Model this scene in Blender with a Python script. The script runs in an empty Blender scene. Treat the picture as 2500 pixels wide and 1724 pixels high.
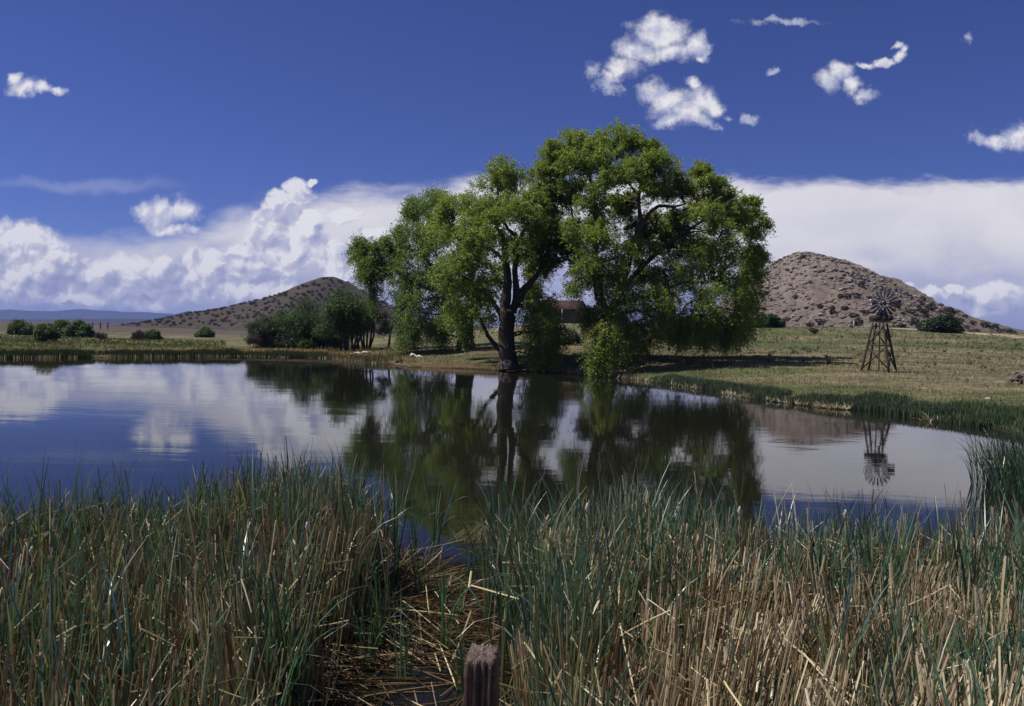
import bpy, math, random
import numpy as np
from mathutils import Vector, Matrix

rng = np.random.default_rng(7)
random.seed(7)
C = bpy.context.scene.collection
R = math.radians

# ---------------------------------------------------------------- camera
EYE = 3.2
F2500 = 28.0 / 36.0 * 2500.0          # focal length in photograph pixels
PITCH = math.atan(48.0 / F2500)       # horizon stands 48 px above the centre
ROLL = R(1.5)                         # the photograph is tilted a little
cam_d = bpy.data.cameras.new('camera')
cam = bpy.data.objects.new('camera', cam_d)
C.objects.link(cam)
cam.location = (0, 0, EYE)
CAM_M = Matrix.Rotation(math.pi / 2 - PITCH, 3, 'X') @ Matrix.Rotation(ROLL, 3, 'Z')
cam.rotation_euler = CAM_M.to_euler()
CAM_N = np.array(CAM_M)
cam_d.lens = 28.0
cam_d.sensor_width = 36.0
cam_d.clip_start = 0.1
cam_d.clip_end = 40000
bpy.context.scene.camera = cam

# ---------------------------------------------------------------- sun, exposure
SUN_EL, SUN_AZ = R(58), R(-88)        # azimuth from +Y, negative = to the left
sd = Vector((math.sin(SUN_AZ) * math.cos(SUN_EL), math.cos(SUN_AZ) * math.cos(SUN_EL), math.sin(SUN_EL)))
sun_d = bpy.data.lights.new('sun', 'SUN')
sun_d.energy = 5.0
sun_d.angle = R(0.5)
sun_d.color = (1.0, 0.95, 0.87)
sun = bpy.data.objects.new('sun', sun_d)
C.objects.link(sun)
sun.rotation_euler = sd.to_track_quat('Z', 'Y').to_euler()
sun.location = (0, 0, 60)
vs = bpy.context.scene.view_settings
vs.view_transform = 'Standard'
vs.look = 'None'
vs.exposure = 0.0
vs.gamma = 1.0
cy = bpy.context.scene.cycles
cy.max_bounces = 6
cy.diffuse_bounces = 4
cy.glossy_bounces = 3
cy.transmission_bounces = 3
cy.volume_bounces = 0
cy.transparent_max_bounces = 6
cy.caustics_reflective = False
cy.caustics_refractive = False


def ray(X, Y):
    xr = (X - 1250.0) / F2500
    yr = (862.0 - Y) / F2500
    return CAM_N @ np.array([xr, yr, -1.0])


def at(X, Y, depth):
    d = ray(X, Y)
    return np.array([0, 0, EYE]) + d * (depth / d[1])


def on_z(X, Y, z=0.0):
    d = ray(X, Y)
    return np.array([0, 0, EYE]) + d * ((z - EYE) / d[2])


def uv(X, Y):
    d = ray(X, Y)
    return d[0] / d[1], d[2] / d[1]


# ---------------------------------------------------------------- node helper
class NT:
    def __init__(self, tree):
        self.t = tree
        self.n = tree.nodes
        self.l = tree.links

    def put(self, sock, v):
        if isinstance(v, bpy.types.NodeSocket):
            self.l.new(v, sock)
        else:
            sock.default_value = v

    def m(self, op, a, b=None, c=None, clamp=False):
        n = self.n.new('ShaderNodeMath')
        n.operation = op
        n.use_clamp = clamp
        self.put(n.inputs[0], a)
        if b is not None: self.put(n.inputs[1], b)
        if c is not None: self.put(n.inputs[2], c)
        return n.outputs[0]

    def v(self, op, a, b=None, c=None, scale=None):
        n = self.n.new('ShaderNodeVectorMath')
        n.operation = op
        self.put(n.inputs[0], a)
        if b is not None: self.put(n.inputs[1], b)
        if c is not None: self.put(n.inputs[2], c)
        if scale is not None: self.put(n.inputs['Scale'], scale)
        return n.outputs['Value'] if op in ('LENGTH', 'DOT_PRODUCT', 'DISTANCE') else n.outputs[0]

    def noise(self, vec, scale, detail=4, rough=0.55, out='Fac', dist=0.0, dim='3D'):
        n = self.n.new('ShaderNodeTexNoise')
        n.noise_dimensions = dim
        self.put(n.inputs['Vector'], vec)
        n.inputs['Scale'].default_value = scale
        n.inputs['Detail'].default_value = detail
        n.inputs['Roughness'].default_value = rough
        n.inputs['Distortion'].default_value = dist
        return n.outputs[out]

    def sstep(self, x, lo, hi, a=0.0, b=1.0, kind='SMOOTHSTEP'):
        n = self.n.new('ShaderNodeMapRange')
        n.interpolation_type = kind
        self.put(n.inputs['Value'], x)
        self.put(n.inputs['From Min'], lo)
        self.put(n.inputs['From Max'], hi)
        self.put(n.inputs['To Min'], a)
        self.put(n.inputs['To Max'], b)
        return n.outputs['Result']

    def mix(self, f, a, b, mode='MIX'):
        n = self.n.new('ShaderNodeMix')
        n.data_type = 'RGBA'
        n.blend_type = mode
        self.put(n.inputs[0], f)
        self.put(n.inputs[6], a)
        self.put(n.inputs[7], b)
        return n.outputs[2]

    def ramp(self, x, stops, interp='LINEAR'):
        n = self.n.new('ShaderNodeValToRGB')
        n.color_ramp.interpolation = interp
        self.put(n.inputs[0], x)
        e = n.color_ramp.elements
        while len(e) < len(stops): e.new(0.5)
        for i, (p, col) in enumerate(stops):
            e[i].position = p
            e[i].color = col if len(col) == 4 else (*col, 1)
        return n.outputs[0]

    def xyz(self, x, y, z=0.0):
        n = self.n.new('ShaderNodeCombineXYZ')
        self.put(n.inputs[0], x); self.put(n.inputs[1], y); self.put(n.inputs[2], z)
        return n.outputs[0]

    def sep(self, v):
        n = self.n.new('ShaderNodeSeparateXYZ')
        self.put(n.inputs[0], v)
        return n.outputs


# ---------------------------------------------------------------- world: sky with clouds
def build_world():
    w = bpy.data.worlds.new('World')
    bpy.context.scene.world = w
    w.use_nodes = True
    t = NT(w.node_tree)
    t.n.clear()
    out = t.n.new('ShaderNodeOutputWorld')
    bg = t.n.new('ShaderNodeBackground')
    bg.inputs[1].default_value = 0.10
    t.l.new(bg.outputs[0], out.inputs[0])
    sky = t.n.new('ShaderNodeTexSky')
    sky.sky_type = 'NISHITA'
    sky.sun_disc = False
    sky.sun_elevation = SUN_EL
    sky.sun_rotation = SUN_AZ % (2 * math.pi)
    sky.altitude = 2000
    sky.air_density = 1.0
    sky.dust_density = 0.2
    sky.ozone_density = 3.0
    skyc = t.mix(1.0, sky.outputs[0], SKY_TINT, 'MULTIPLY')
    tc = t.n.new('ShaderNodeTexCoord')
    s = t.sep(tc.outputs['Generated'])
    fy = t.m('MAXIMUM', s[1], 0.12)
    u = t.m('DIVIDE', s[0], fy)
    v = t.m('DIVIDE', s[2], fy)
    p = t.xyz(u, v, 0.0)
    # ragged cloud edges: the plane is warped by fractal noise
    nA = t.noise(p, 9.0, 9, 0.62, 'Color', dim='2D')
    warp = t.v('MULTIPLY', t.v('SUBTRACT', nA, (0.5, 0.5, 0.5)), (0.060, 0.048, 0.0))
    pw = t.v('ADD', p, warp)
    nB = t.noise(p, 34.0, 8, 0.66, 'Fac', dim='2D')
    nBc = t.m('SUBTRACT', nB, 0.5)
    # billow shading: fractal height compared with itself a step towards the sun
    nS1 = t.noise(pw, 16.0, 7, 0.55, 'Fac', dim='2D')
    nS2 = t.noise(t.v('ADD', pw, (-0.008, 0.012, 0)), 16.0, 7, 0.55, 'Fac', dim='2D')
    nS3 = t.noise(pw, 42.0, 5, 0.6, 'Fac', dim='2D')
    nS4 = t.noise(t.v('ADD', pw, (-0.003, 0.005, 0)), 42.0, 5, 0.6, 'Fac', dim='2D')
    relief = t.m('ADD', t.m('SUBTRACT', nS1, nS2), t.m('MULTIPLY', t.m('SUBTRACT', nS3, nS4), 0.7))

    def vor(vec, sc):
        n = t.n.new('ShaderNodeTexVoronoi')
        n.voronoi_dimensions = '2D'; n.feature = 'SMOOTH_F1'
        n.inputs['Smoothness'].default_value = 0.35
        t.put(n.inputs['Vector'], vec); n.inputs['Scale'].default_value = sc
        return n.outputs['Distance']

    def cauli(vec):
        return t.m('ADD', t.m('MULTIPLY', vor(vec, 24.0), -0.6), t.m('MULTIPLY', vor(vec, 56.0), -0.3))
    pl = t.v('ADD', p, t.v('MULTIPLY', t.v('SUBTRACT', nA, (0.5, 0.5, 0.5)), (0.03, 0.03, 0)))
    bump_c = t.m('SUBTRACT', cauli(pl), cauli(t.v('ADD', pl, (-0.005, 0.008, 0))))

    def field(blobs, vec, fat=1.12):
        cur = None
        for (X, Y, rx, ry) in blobs:
            rx *= fat; ry *= fat
            cu, cv = uv(X, Y)
            ax, ay = rx / F2500, ry / F2500
            q = t.v('MULTIPLY_ADD', vec, (1 / ax, 1 / ay, 0), (-cu / ax, -cv / ay, 0))
            d = t.m('SUBTRACT', 1.0, t.v('LENGTH', q))
            cur = d if cur is None else t.m('SMOOTH_MAX', cur, d, 0.15)
        return cur

    # 1. the wide sheet of high cloud: its upper edge follows a height curve
    edge = [(-100, 530), (20, 568), (160, 566), (300, 566), (430, 548), (500, 528), (560, 500), (640, 485), (740, 465), (800, 456),
            (870, 438), (960, 446), (1060, 440), (1180, 424), (1300, 420), (1500, 425), (1700, 420), (1780, 416),
            (1860, 434), (2000, 428), (2100, 424), (2200, 434), (2330, 432), (2480, 430), (2600, 425)]
    u0, u1 = -0.75, 0.75
    v0, v1 = 0.08, 0.25
    stops = []
    for X, Y in edge:
        a, b = uv(X, Y)
        g = (b - v0) / (v1 - v0)
        stops.append(((a - u0) / (u1 - u0), (g, g, g)))
    un = t.m('DIVIDE', t.m('SUBTRACT', u, u0), u1 - u0)
    eg = t.ramp(un, stops)
    ev = t.m('MULTIPLY_ADD', eg, v1 - v0, v0)
    pst = t.v('MULTIPLY', p, (1.0, 3.0, 1.0))
    nst = t.noise(pst, 9.0, 8, 0.6, 'Fac', dim='2D')
    dv = t.m('SUBTRACT', ev, v)
    dv = t.m('ADD', dv, t.m('MULTIPLY', t.m('SUBTRACT', nst, 0.5), 0.046))
    soft = t.sstep(u, -0.35, 0.2, 0.034, 0.020)
    sheet = t.sstep(dv, -0.002, soft)
    # wisp strand far left
    cu, cv = uv(200, 452)
    q = t.v('MULTIPLY_ADD', pw, (1 / 0.16, 1 / 0.013, 0), (-cu / 0.16, -cv / 0.013, 0))
    wisp = t.sstep(t.m('SUBTRACT', 1.0, t.v('LENGTH', q)), 0.0, 0.9, 0.0, 0.30)
    # 2. heaped clouds standing in front of the sheet
    heap = [(60, 600, 90, 60), (120, 650, 90, 60), (30, 690, 90, 55), (240, 680, 95, 48), (330, 660, 70, 40), (400, 655, 70, 42),
            (520, 650, 75, 45), (480, 700, 110, 40), (600, 640, 60, 60), (660, 560, 60, 65), (700, 600, 66, 80), (670, 500, 42, 36),
            (735, 478, 48, 30), (712, 455, 40, 26), (768, 442, 20, 12), (755, 550, 40, 50), (800, 640, 60, 60), (860, 660, 60, 45),
            (200, 730, 230, 35), (600, 720, 160, 42), (950, 590, 60, 30), (850, 535, 60, 18), (2250, 720, 80, 26), (2430, 730, 70, 34),
            (2340, 700, 40, 16), (1850, 735, 60, 20), (2150, 770, 120, 26)]
    fh = field(heap, pw)
    fh2 = field(heap, t.v('ADD', pw, (-0.010, 0.014, 0)))
    form = t.m('SUBTRACT', fh, fh2)
    heapm = t.sstep(t.m('MULTIPLY_ADD', nBc, 0.7, fh), -0.02, 0.34)
    # 3. separate fair-weather clouds in the blue
    puff = [(345, 525, 36, 28), (395, 525, 50, 40), (445, 515, 42, 36), (420, 555, 70, 16),
            (1510, 165, 50, 26), (1480, 180, 30, 16), (1560, 122, 60, 32), (1620, 88, 74, 44), (1640, 122, 62, 32), (1700, 110, 40, 34),
            (1725, 148, 18, 12), (1600, 62, 60, 22),
            (1592, 226, 44, 32), (1622, 250, 52, 36), (1665, 278, 46, 36), (1700, 250, 50, 36), (1682, 214, 22, 18), (1734, 262, 32, 20),
            (1632, 304, 36, 16),
            (2015, 198, 34, 22), (2055, 182, 32, 22), (2085, 215, 34, 20), (2105, 238, 20, 14),
            (2105, 165, 28, 8), (2150, 160, 32, 10), (2190, 148, 24, 13), (2202, 130, 15, 14), (2178, 119, 18, 9),
            (2440, 345, 30, 20), (2480, 325, 40, 30), (60, 215, 46, 20), (110, 218, 36, 14), (150, 228, 18, 8), (30, 195, 24, 14)]
    fp = field(puff, pw, 1.02)
    nC = t.noise(p, 90.0, 6, 0.7, 'Fac', dim='2D')
    puffm = t.sstep(t.m('ADD', t.m('MULTIPLY_ADD', nBc, 1.3, fp), t.m('MULTIPLY_ADD', nC, 0.45, -0.225)), -0.26, 0.80)
    faint = [(1818, 289, 26, 11), (1765, 284, 22, 9), (1890, 181, 16, 9), (2350, 90, 16, 14), (1900, 55, 80, 12), (1735, 135, 22, 30),
             (1470, 200, 40, 30), (2125, 235, 26, 20), (2395, 335, 30, 16), (165, 232, 20, 10), (1710, 300, 40, 12), (1440, 165, 30, 26)]
    ff = field(faint, pw)
    faintm = t.sstep(t.m('ADD', t.m('MULTIPLY_ADD', nBc, 2.2, ff), t.m('MULTIPLY_ADD', nC, 1.4, -0.7)), -0.05, 1.0, 0.0, 0.75)
    # cloud light: sun-struck tops, lilac bases
    shade = t.m('ADD', t.m('MULTIPLY_ADD', relief, 1.6, 0.80), t.m('ADD', t.m('MULTIPLY', bump_c, 1.5), t.m('MULTIPLY', form, 0.42)))
    low = t.sstep(v, 0.0, 0.13)
    shade_h = t.m('ADD', shade, t.m('MULTIPLY_ADD', low, 0.34, -0.24))
    col_h = t.ramp(shade_h, [(0.0, (2.9, 3.1, 5.2)), (0.40, (3.7, 3.9, 5.9)), (0.72, (5.3, 5.4, 6.8)), (1.0, (8.0, 7.9, 8.4))])
    big = t.noise(t.v('MULTIPLY', p, (1, 1.8, 1)), 3.2, 5, 0.5, 'Fac', dim='2D')
    big2 = t.noise(t.v('MULTIPLY', pw, (1, 2.2, 1)), 7.5, 6, 0.55, 'Fac', dim='2D')
    low2 = t.sstep(v, 0.015, 0.185)
    wob = t.m('ADD', t.m('MULTIPLY', t.m('SUBTRACT', big, 0.5), 1.1), t.m('MULTIPLY', t.m('SUBTRACT', big2, 0.5), 0.8))
    sh = t.m('ADD', t.m('MULTIPLY', wob, t.sstep(v, 0.10, 0.19, 1.1, 0.75)), t.m('MULTIPLY_ADD', low2, 0.85, 0.06))
    col_s = t.ramp(sh, [(0.0, (3.2, 3.5, 5.6)), (0.35, (4.9, 5.0, 6.6)), (0.65, (6.7, 6.6, 7.3)), (1.0, (7.8, 7.6, 8.0))])
    col_p = t.ramp(t.m('MULTIPLY_ADD', t.m('ADD', relief, bump_c), 2.4, t.m('MULTIPLY_ADD', puffm, 0.25, 0.55)),
                   [(0.0, (4.4, 4.7, 6.6)), (0.5, (5.9, 6.0, 7.2)), (1.0, (8.0, 7.9, 8.3))])
    col = t.mix(wisp, skyc, (4.6, 4.9, 6.9, 1))
    col = t.mix(t.m('MULTIPLY', sheet, 0.97), col, col_s)
    col = t.mix(t.m('MULTIPLY', heapm, 0.92), col, col_h)
    col = t.mix(faintm, col, (5.6, 5.8, 7.2, 1))
    col = t.mix(puffm, col, col_p)
    # behind the viewer: plain scattered clouds
    nb = t.noise(tc.outputs['Generated'], 3.0, 7, 0.6)
    back = t.mix(t.sstep(nb, 0.52, 0.62), skyc, (5.6, 5.6, 6.4, 1))
    front = t.sstep(s[1], 0.12, 0.3)
    col = t.mix(front, back, col)
    t.l.new(col, bg.inputs[0])


SKY_TINT = (0.365, 0.395, 0.75, 1)
build_world()


# ---------------------------------------------------------------- object helpers
def tag(o, label=None, cat=None, group=None, kind=None):
    if label: o['label'] = label
    if cat: o['category'] = cat
    if group: o['group'] = group
    if kind: o['kind'] = kind
    return o


def empty(name, loc, label, cat, group=None):
    o = bpy.data.objects.new(name, None)
    C.objects.link(o)
    o.location = tuple(float(a) for a in loc)
    o.empty_display_size = 0.2
    return tag(o, label, cat, group)


def mesh_np(name, verts, faces, mat, col=None, smooth=False):
    """verts (N,3); faces (M,k) all the same k, or a list of such arrays; col (N,3) colour attribute."""
    me = bpy.data.meshes.new(name)
    verts = np.asarray(verts, dtype=np.float32)
    fl = faces if isinstance(faces, list) else [faces]
    fl = [np.asarray(f, dtype=np.int32) for f in fl if len(f)]
    me.vertices.add(len(verts))
    me.vertices.foreach_set('co', verts.ravel())
    loops = np.concatenate([f.ravel() for f in fl])
    tot = np.concatenate([np.full(len(f), f.shape[1], dtype=np.int32) for f in fl])
    start = np.concatenate([[0], np.cumsum(tot)[:-1]]).astype(np.int32)
    me.loops.add(len(loops))
    me.loops.foreach_set('vertex_index', loops)
    me.polygons.add(len(tot))
    me.polygons.foreach_set('loop_start', start)
    me.polygons.foreach_set('loop_total', tot)
    if smooth:
        me.polygons.foreach_set('use_smooth', np.ones(len(tot), dtype=bool))
    if col is not None:
        a = me.attributes.new('tint', 'FLOAT_COLOR', 'POINT')
        c4 = np.ones((len(verts), 4), dtype=np.float32)
        c4[:, :3] = col
        a.data.foreach_set('color', c4.ravel())
    me.update(calc_edges=True)
    if mat: me.materials.append(mat)
    return me


def link(name, me, parent=None, loc=None):
    o = bpy.data.objects.new(name, me)
    C.objects.link(o)
    if loc is not None: o.location = tuple(float(a) for a in loc)
    if parent is not None:
        o.parent = parent
        if loc is None:
            o.matrix_parent_inverse = Matrix.Identity(4)
    return o


class MB:
    """gathers tubes, boxes and quads in world space, builds them as one mesh"""
    def __init__(self):
        self.v = []; self.f4 = []; self.f3 = []; self.c = []; self.n = 0

    def add(self, v, f4=None, f3=None, col=(0.5, 0.5, 0.5)):
        v = np.asarray(v, float)
        self.v.append(v)
        c = np.broadcast_to(np.asarray(col, float), (len(v), 3))
        self.c.append(c)
        if f4 is not None and len(f4): self.f4.append(np.asarray(f4) + self.n)
        if f3 is not None and len(f3): self.f3.append(np.asarray(f3) + self.n)
        self.n += len(v)

    def tube(self, pts, rad, sides=7, col=(0.5, 0.5, 0.5), cap=True, rough=0.0):
        pts = np.asarray(pts, float)
        n = len(pts)
        rad = np.broadcast_to(np.asarray(rad, float), (n,)).copy()
        T = np.gradient(pts, axis=0)
        T /= np.linalg.norm(T, axis=1)[:, None] + 1e-9
        a = np.array([0.0, 0.0, 1.0]) if abs(T[0, 2]) < 0.8 else np.array([1.0, 0.0, 0.0])
        ring = []
        u_ = np.cross(T[0], a); u_ /= np.linalg.norm(u_)
        ang = np.linspace(0, 2 * np.pi, sides, endpoint=False)
        for i in range(n):
            u_ = u_ - T[i] * np.dot(u_, T[i]); u_ /= np.linalg.norm(u_) + 1e-9
            w_ = np.cross(T[i], u_)
            r = rad[i] * (1 + rough * rng.uniform(-1, 1, sides)) if rough else np.full(sides, rad[i])
            ring.append(pts[i] + (np.cos(ang) * r)[:, None] * u_ + (np.sin(ang) * r)[:, None] * w_)
        v = np.concatenate(ring)
        f = []
        for i in range(n - 1):
            for k in range(sides):
                k2 = (k + 1) % sides
                f.append((i * sides + k, i * sides + k2, (i + 1) * sides + k2, (i + 1) * sides + k))
        f3 = []
        if cap:
            v = np.concatenate([v, pts[:1], pts[-1:]])
            b, e = n * sides, n * sides + 1
            for k in range(sides):
                k2 = (k + 1) % sides
                f3.append((b, k2, k)); f3.append((e, (n - 1) * sides + k, (n - 1) * sides + k2))
        self.add(v, f, f3, col)

    def bar(self, a, b, w, h, col=(0.5, 0.5, 0.5), up=(0, 0, 1)):
        a = np.asarray(a, float); b = np.asarray(b, float)
        d = b - a; d /= np.linalg.norm(d)
        up = np.asarray(up, float)
        s = np.cross(d, up)
        if np.linalg.norm(s) < 1e-3: s = np.cross(d, (1, 0, 0))
        s /= np.linalg.norm(s); t_ = np.cross(s, d)
        v = []
        for p in (a, b):
            for (i, j) in ((-1, -1), (1, -1), (1, 1), (-1, 1)):
                v.append(p + s * i * w / 2 + t_ * j * h / 2)
        self.add(v, [(0, 1, 2, 3), (7, 6, 5, 4), (0, 4, 5, 1), (1, 5, 6, 2), (2, 6, 7, 3), (3, 7, 4, 0)], None, col)

    def box(self, c, s, rz=0.0, col=(0.5, 0.5, 0.5)):
        c = np.asarray(c, float); s = np.asarray(s, float) / 2
        ca, sa = math.cos(rz), math.sin(rz)
        v = []
        for z in (-1, 1):
            for (i, j) in ((-1, -1), (1, -1), (1, 1), (-1, 1)):
                x, y = i * s[0], j * s[1]
                v.append((c[0] + x * ca - y * sa, c[1] + x * sa + y * ca, c[2] + z * s[2]))
        self.add(v, [(3, 2, 1, 0), (4, 5, 6, 7), (0, 1, 5, 4), (1, 2, 6, 5), (2, 3, 7, 6), (3, 0, 4, 7)], None, col)

    def mesh(self, name, mat, origin=(0, 0, 0), smooth=False):
        v = np.concatenate(self.v) - np.asarray(origin, float)
        fs = []
        if self.f4: fs.append(np.concatenate(self.f4))
        if self.f3: fs.append(np.concatenate(self.f3))
        return mesh_np(name, v, fs, mat, np.concatenate(self.c), smooth)

    def part(self, name, mat, root, smooth=False):
        o = bpy.data.objects.new(name, self.mesh(name, mat, tuple(root.location), smooth))
        C.objects.link(o)
        o.parent = root
        return o

    def sub(self, name, mat, root, part, smooth=False):
        o = bpy.data.objects.new(name, self.mesh(name, mat, tuple(root.location), smooth))
        C.objects.link(o)
        o.parent = part
        return o


# ---------------------------------------------------------------- materials
def mat_new(name):
    m = bpy.data.materials.new(name)
    m.use_nodes = True
    t = NT(m.node_tree)
    t.n.clear()
    out = t.n.new('ShaderNodeOutputMaterial')
    return m, t, out


def foliage_mat(name, trans=0.35, gloss=0.06, rough=0.45, gain=1.0):
    m, t, out = mat_new(name)
    at_ = t.n.new('ShaderNodeAttribute'); at_.attribute_name = 'tint'
    col = at_.outputs['Color']
    if gain != 1.0:
        col = t.mix(1.0, col, (gain, gain, gain, 1), 'MULTIPLY')
    di = t.n.new('ShaderNodeBsdfDiffuse'); t.put(di.inputs[0], col)
    tr = t.n.new('ShaderNodeBsdfTranslucent')
    t.put(tr.inputs[0], t.mix(1.0, col, (1.25, 1.25, 0.55, 1), 'MULTIPLY'))
    mx = t.n.new('ShaderNodeMixShader'); mx.inputs[0].default_value = trans
    t.l.new(di.outputs[0], mx.inputs[1]); t.l.new(tr.outputs[0], mx.inputs[2])
    gl = t.n.new('ShaderNodeBsdfGlossy'); gl.inputs['Roughness'].default_value = rough
    gl.inputs[0].default_value = (1, 1, 1, 1)
    m2 = t.n.new('ShaderNodeMixShader'); m2.inputs[0].default_value = gloss
    t.l.new(mx.outputs[0], m2.inputs[1]); t.l.new(gl.outputs[0], m2.inputs[2])
    t.l.new(m2.outputs[0], out.inputs[0])
    return m


def tint_mat(name, rough=0.85, scale=6.0, amt=0.35, bump=0.0, spec=0.3, stretch=(1, 1, 1)):
    """surface coloured by the tint attribute, broken up by noise"""
    m, t, out = mat_new(name)
    p = t.n.new('ShaderNodeBsdfPrincipled')
    a = t.n.new('ShaderNodeAttribute'); a.attribute_name = 'tint'
    g = t.n.new('ShaderNodeTexCoord')
    vec = t.v('MULTIPLY', g.outputs['Object'], stretch)
    nz = t.noise(vec, scale, 6, 0.65)
    k = t.sstep(nz, 0.25, 0.75, 1 - amt, 1 + amt, 'LINEAR')
    col = t.v('SCALE', a.outputs['Color'], scale=k)
    t.put(p.inputs['Base Color'], col)
    p.inputs['Roughness'].default_value = rough
    p.inputs['Specular IOR Level'].default_value = spec
    if bump:
        b = t.n.new('ShaderNodeBump'); b.inputs['Strength'].default_value = bump
        b.inputs['Distance'].default_value = 0.05
        t.put(b.inputs['Height'], nz)
        t.l.new(b.outputs[0], p.inputs['Normal'])
    t.l.new(p.outputs[0], out.inputs[0])
    return m


M_leaf = foliage_mat('leaf', 0.50, 0.03, 0.5)
M_reed = foliage_mat('reed_leaf', 0.22, 0.10, 0.38)
M_straw = foliage_mat('straw', 0.12, 0.06, 0.45)
M_grass = foliage_mat('grass', 0.25, 0.03, 0.6)
M_juniper = foliage_mat('juniper', 0.1, 0.02, 0.7)
M_bark = tint_mat('bark', 0.9, 5.0, 0.5, 0.8, 0.2, (3, 3, 0.6))
M_wood = tint_mat('weathered_wood', 0.8, 9.0, 0.4, 0.5, 0.25, (3, 3, 0.5))
M_rock = tint_mat('rock', 0.95, 1.5, 0.4, 0.6, 0.15)
M_paint = tint_mat('dull_metal', 0.45, 8.0, 0.25, 0.0, 0.5)
M_wall = tint_mat('plaster', 0.9, 3.0, 0.15)


# ---------------------------------------------------------------- noise in python
def vnoise(x, y, seed=0):
    """smooth value noise, vectorised"""
    xi = np.floor(x).astype(np.int64); yi = np.floor(y).astype(np.int64)
    fx = x - xi; fy = y - yi
    fx = fx * fx * (3 - 2 * fx); fy = fy * fy * (3 - 2 * fy)

    def h(a, b):
        n = (a * 374761393 + b * 668265263 + seed * 1442695041) & 0xFFFFFFFF
        n = ((n ^ (n >> 13)) * 1274126177) & 0xFFFFFFFF
        n = n ^ (n >> 16)
        return (n & 0xFFFF) / 65535.0
    a = h(xi, yi); b = h(xi + 1, yi); c = h(xi, yi + 1); d = h(xi + 1, yi + 1)
    return (a * (1 - fx) + b * fx) * (1 - fy) + (c * (1 - fx) + d * fx) * fy


def fbm(x, y, octv=5, seed=0, gain=0.5):
    s = 0; a = 1.0; tot = 0
    for i in range(octv):
        s = s + a * vnoise(x * 2 ** i + i * 17.3, y * 2 ** i - i * 9.1, seed + i)
        tot += a; a *= gain
    return s / tot


# ---------------------------------------------------------------- pond outline and ground height
shore_px = [(-300, 874), (20, 875), (300, 873), (600, 872), (800, 877), (940, 889), (1000, 897), (1120, 900), (1240, 906), (1330, 909),
            (1450, 916), (1560, 927), (1700, 946), (1850, 972), (2000, 992), (2150, 1005), (2300, 1028), (2420, 1045), (2500, 1068)]
pond = [tuple(on_z(X, Y)[:2]) for X, Y in shore_px]
pond += [(20.5, 26.0), (18.0, 21.5), (16.5, 16.5), (16.0, 11.0), (11.5, 4.5), (6.0, 1.9), (0, 1.2), (-8, 1.4), (-20, 4), (-45, 12), (-75, 40)]
pond = np.array(pond)


def pond_dist(x, y):
    """signed distance to the shore, negative in the water"""
    x = np.asarray(x, float); y = np.asarray(y, float)
    best = np.full(x.shape, 1e9); inside = np.zeros(x.shape, bool)
    n = len(pond)
    for i in range(n):
        ax, ay = pond[i]; bx, by = pond[(i + 1) % n]
        dx, dy = bx - ax, by - ay
        k = np.clip(((x - ax) * dx + (y - ay) * dy) / (dx * dx + dy * dy), 0, 1)
        d = np.hypot(x - ax - k * dx, y - ay - k * dy)
        best = np.minimum(best, d)
        c = ((ay > y) != (by > y)) & (x < (bx - ax) * (y - ay) / (by - ay + 1e-12) + ax)
        inside ^= c
    return np.where(inside, -best, best)


US = np.array([-1.2, -0.35, -0.2, -0.1, 0.0, 0.06, 0.14, 0.3, 0.47, 0.63, 1.2])
ZS = np.array([0.75, 0.75, 1.1, 2.6, 4.6, 5.5, 5.5, 5.6, 5.9, 5.3, 4.6])


def ground_z(x, y):
    x = np.asarray(x, float); y = np.asarray(y, float)
    d = pond_dist(x, y)
    jit = (fbm(x * 0.7, y * 0.7, 3, 5) - 0.5) * 1.2
    dd = d + jit * np.clip(np.abs(d) + 0.4, 0, 1.5) / 1.5 * 0.8
    z = np.where(dd < 0, np.maximum(-0.9, dd * 0.35), 0.30 * (1 - np.exp(-np.maximum(dd, 0) / 0.9)))
    r = np.hypot(x, y)
    uu = np.clip(x / np.maximum(y, 1.0), -1.2, 1.2)
    uu = np.where(y < 1.0, np.sign(x) * 1.2, uu)
    zs = np.interp(uu, US, ZS)
    k = np.clip((r - 30) / 120.0, 0, 1) ** 1.5
    far = 1 - 0.65 * np.clip((r - 160) / 250.0, 0, 1)
    rise = (zs - 0.3) * k * far * np.clip(d / 12, 0, 1)
    z = z + np.where(d > 0, rise, 0)
    land = np.clip(d / 4, 0, 1)
    z = z + land * (fbm(x * 0.12, y * 0.12, 4, 11) - 0.5) * 0.35 + land * (fbm(x * 0.9, y * 0.9, 3, 12) - 0.5) * 0.10
    # low hump of the bank right of the big trees
    z = z + 0.35 * np.exp(-(((x - 14.5) / 5.5) ** 2 + ((y - 66) / 6.0) ** 2)) * land
    # bank the viewer stands on
    z = z + np.where(y < 1.5, np.clip((1.5 - y) / 2.5, 0, 1) * 1.3, 0)
    return z


def on_ground(X, Y):
    lo, hi = 4.0, 900.0
    d = ray(X, Y); d = d / d[1]
    ts = np.geomspace(lo, hi, 1400)
    px = d[0] * ts; py = ts; pz = EYE + d[2] * ts
    g = np.maximum(ground_z(px, py), 0)
    hit = np.nonzero(pz <= g)[0]
    i = hit[0] if len(hit) else len(ts) - 1
    return np.array([px[i], py[i], g[i]])


def gz(x, y):
    return float(ground_z(np.array([x]), np.array([y]))[0])


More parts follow.
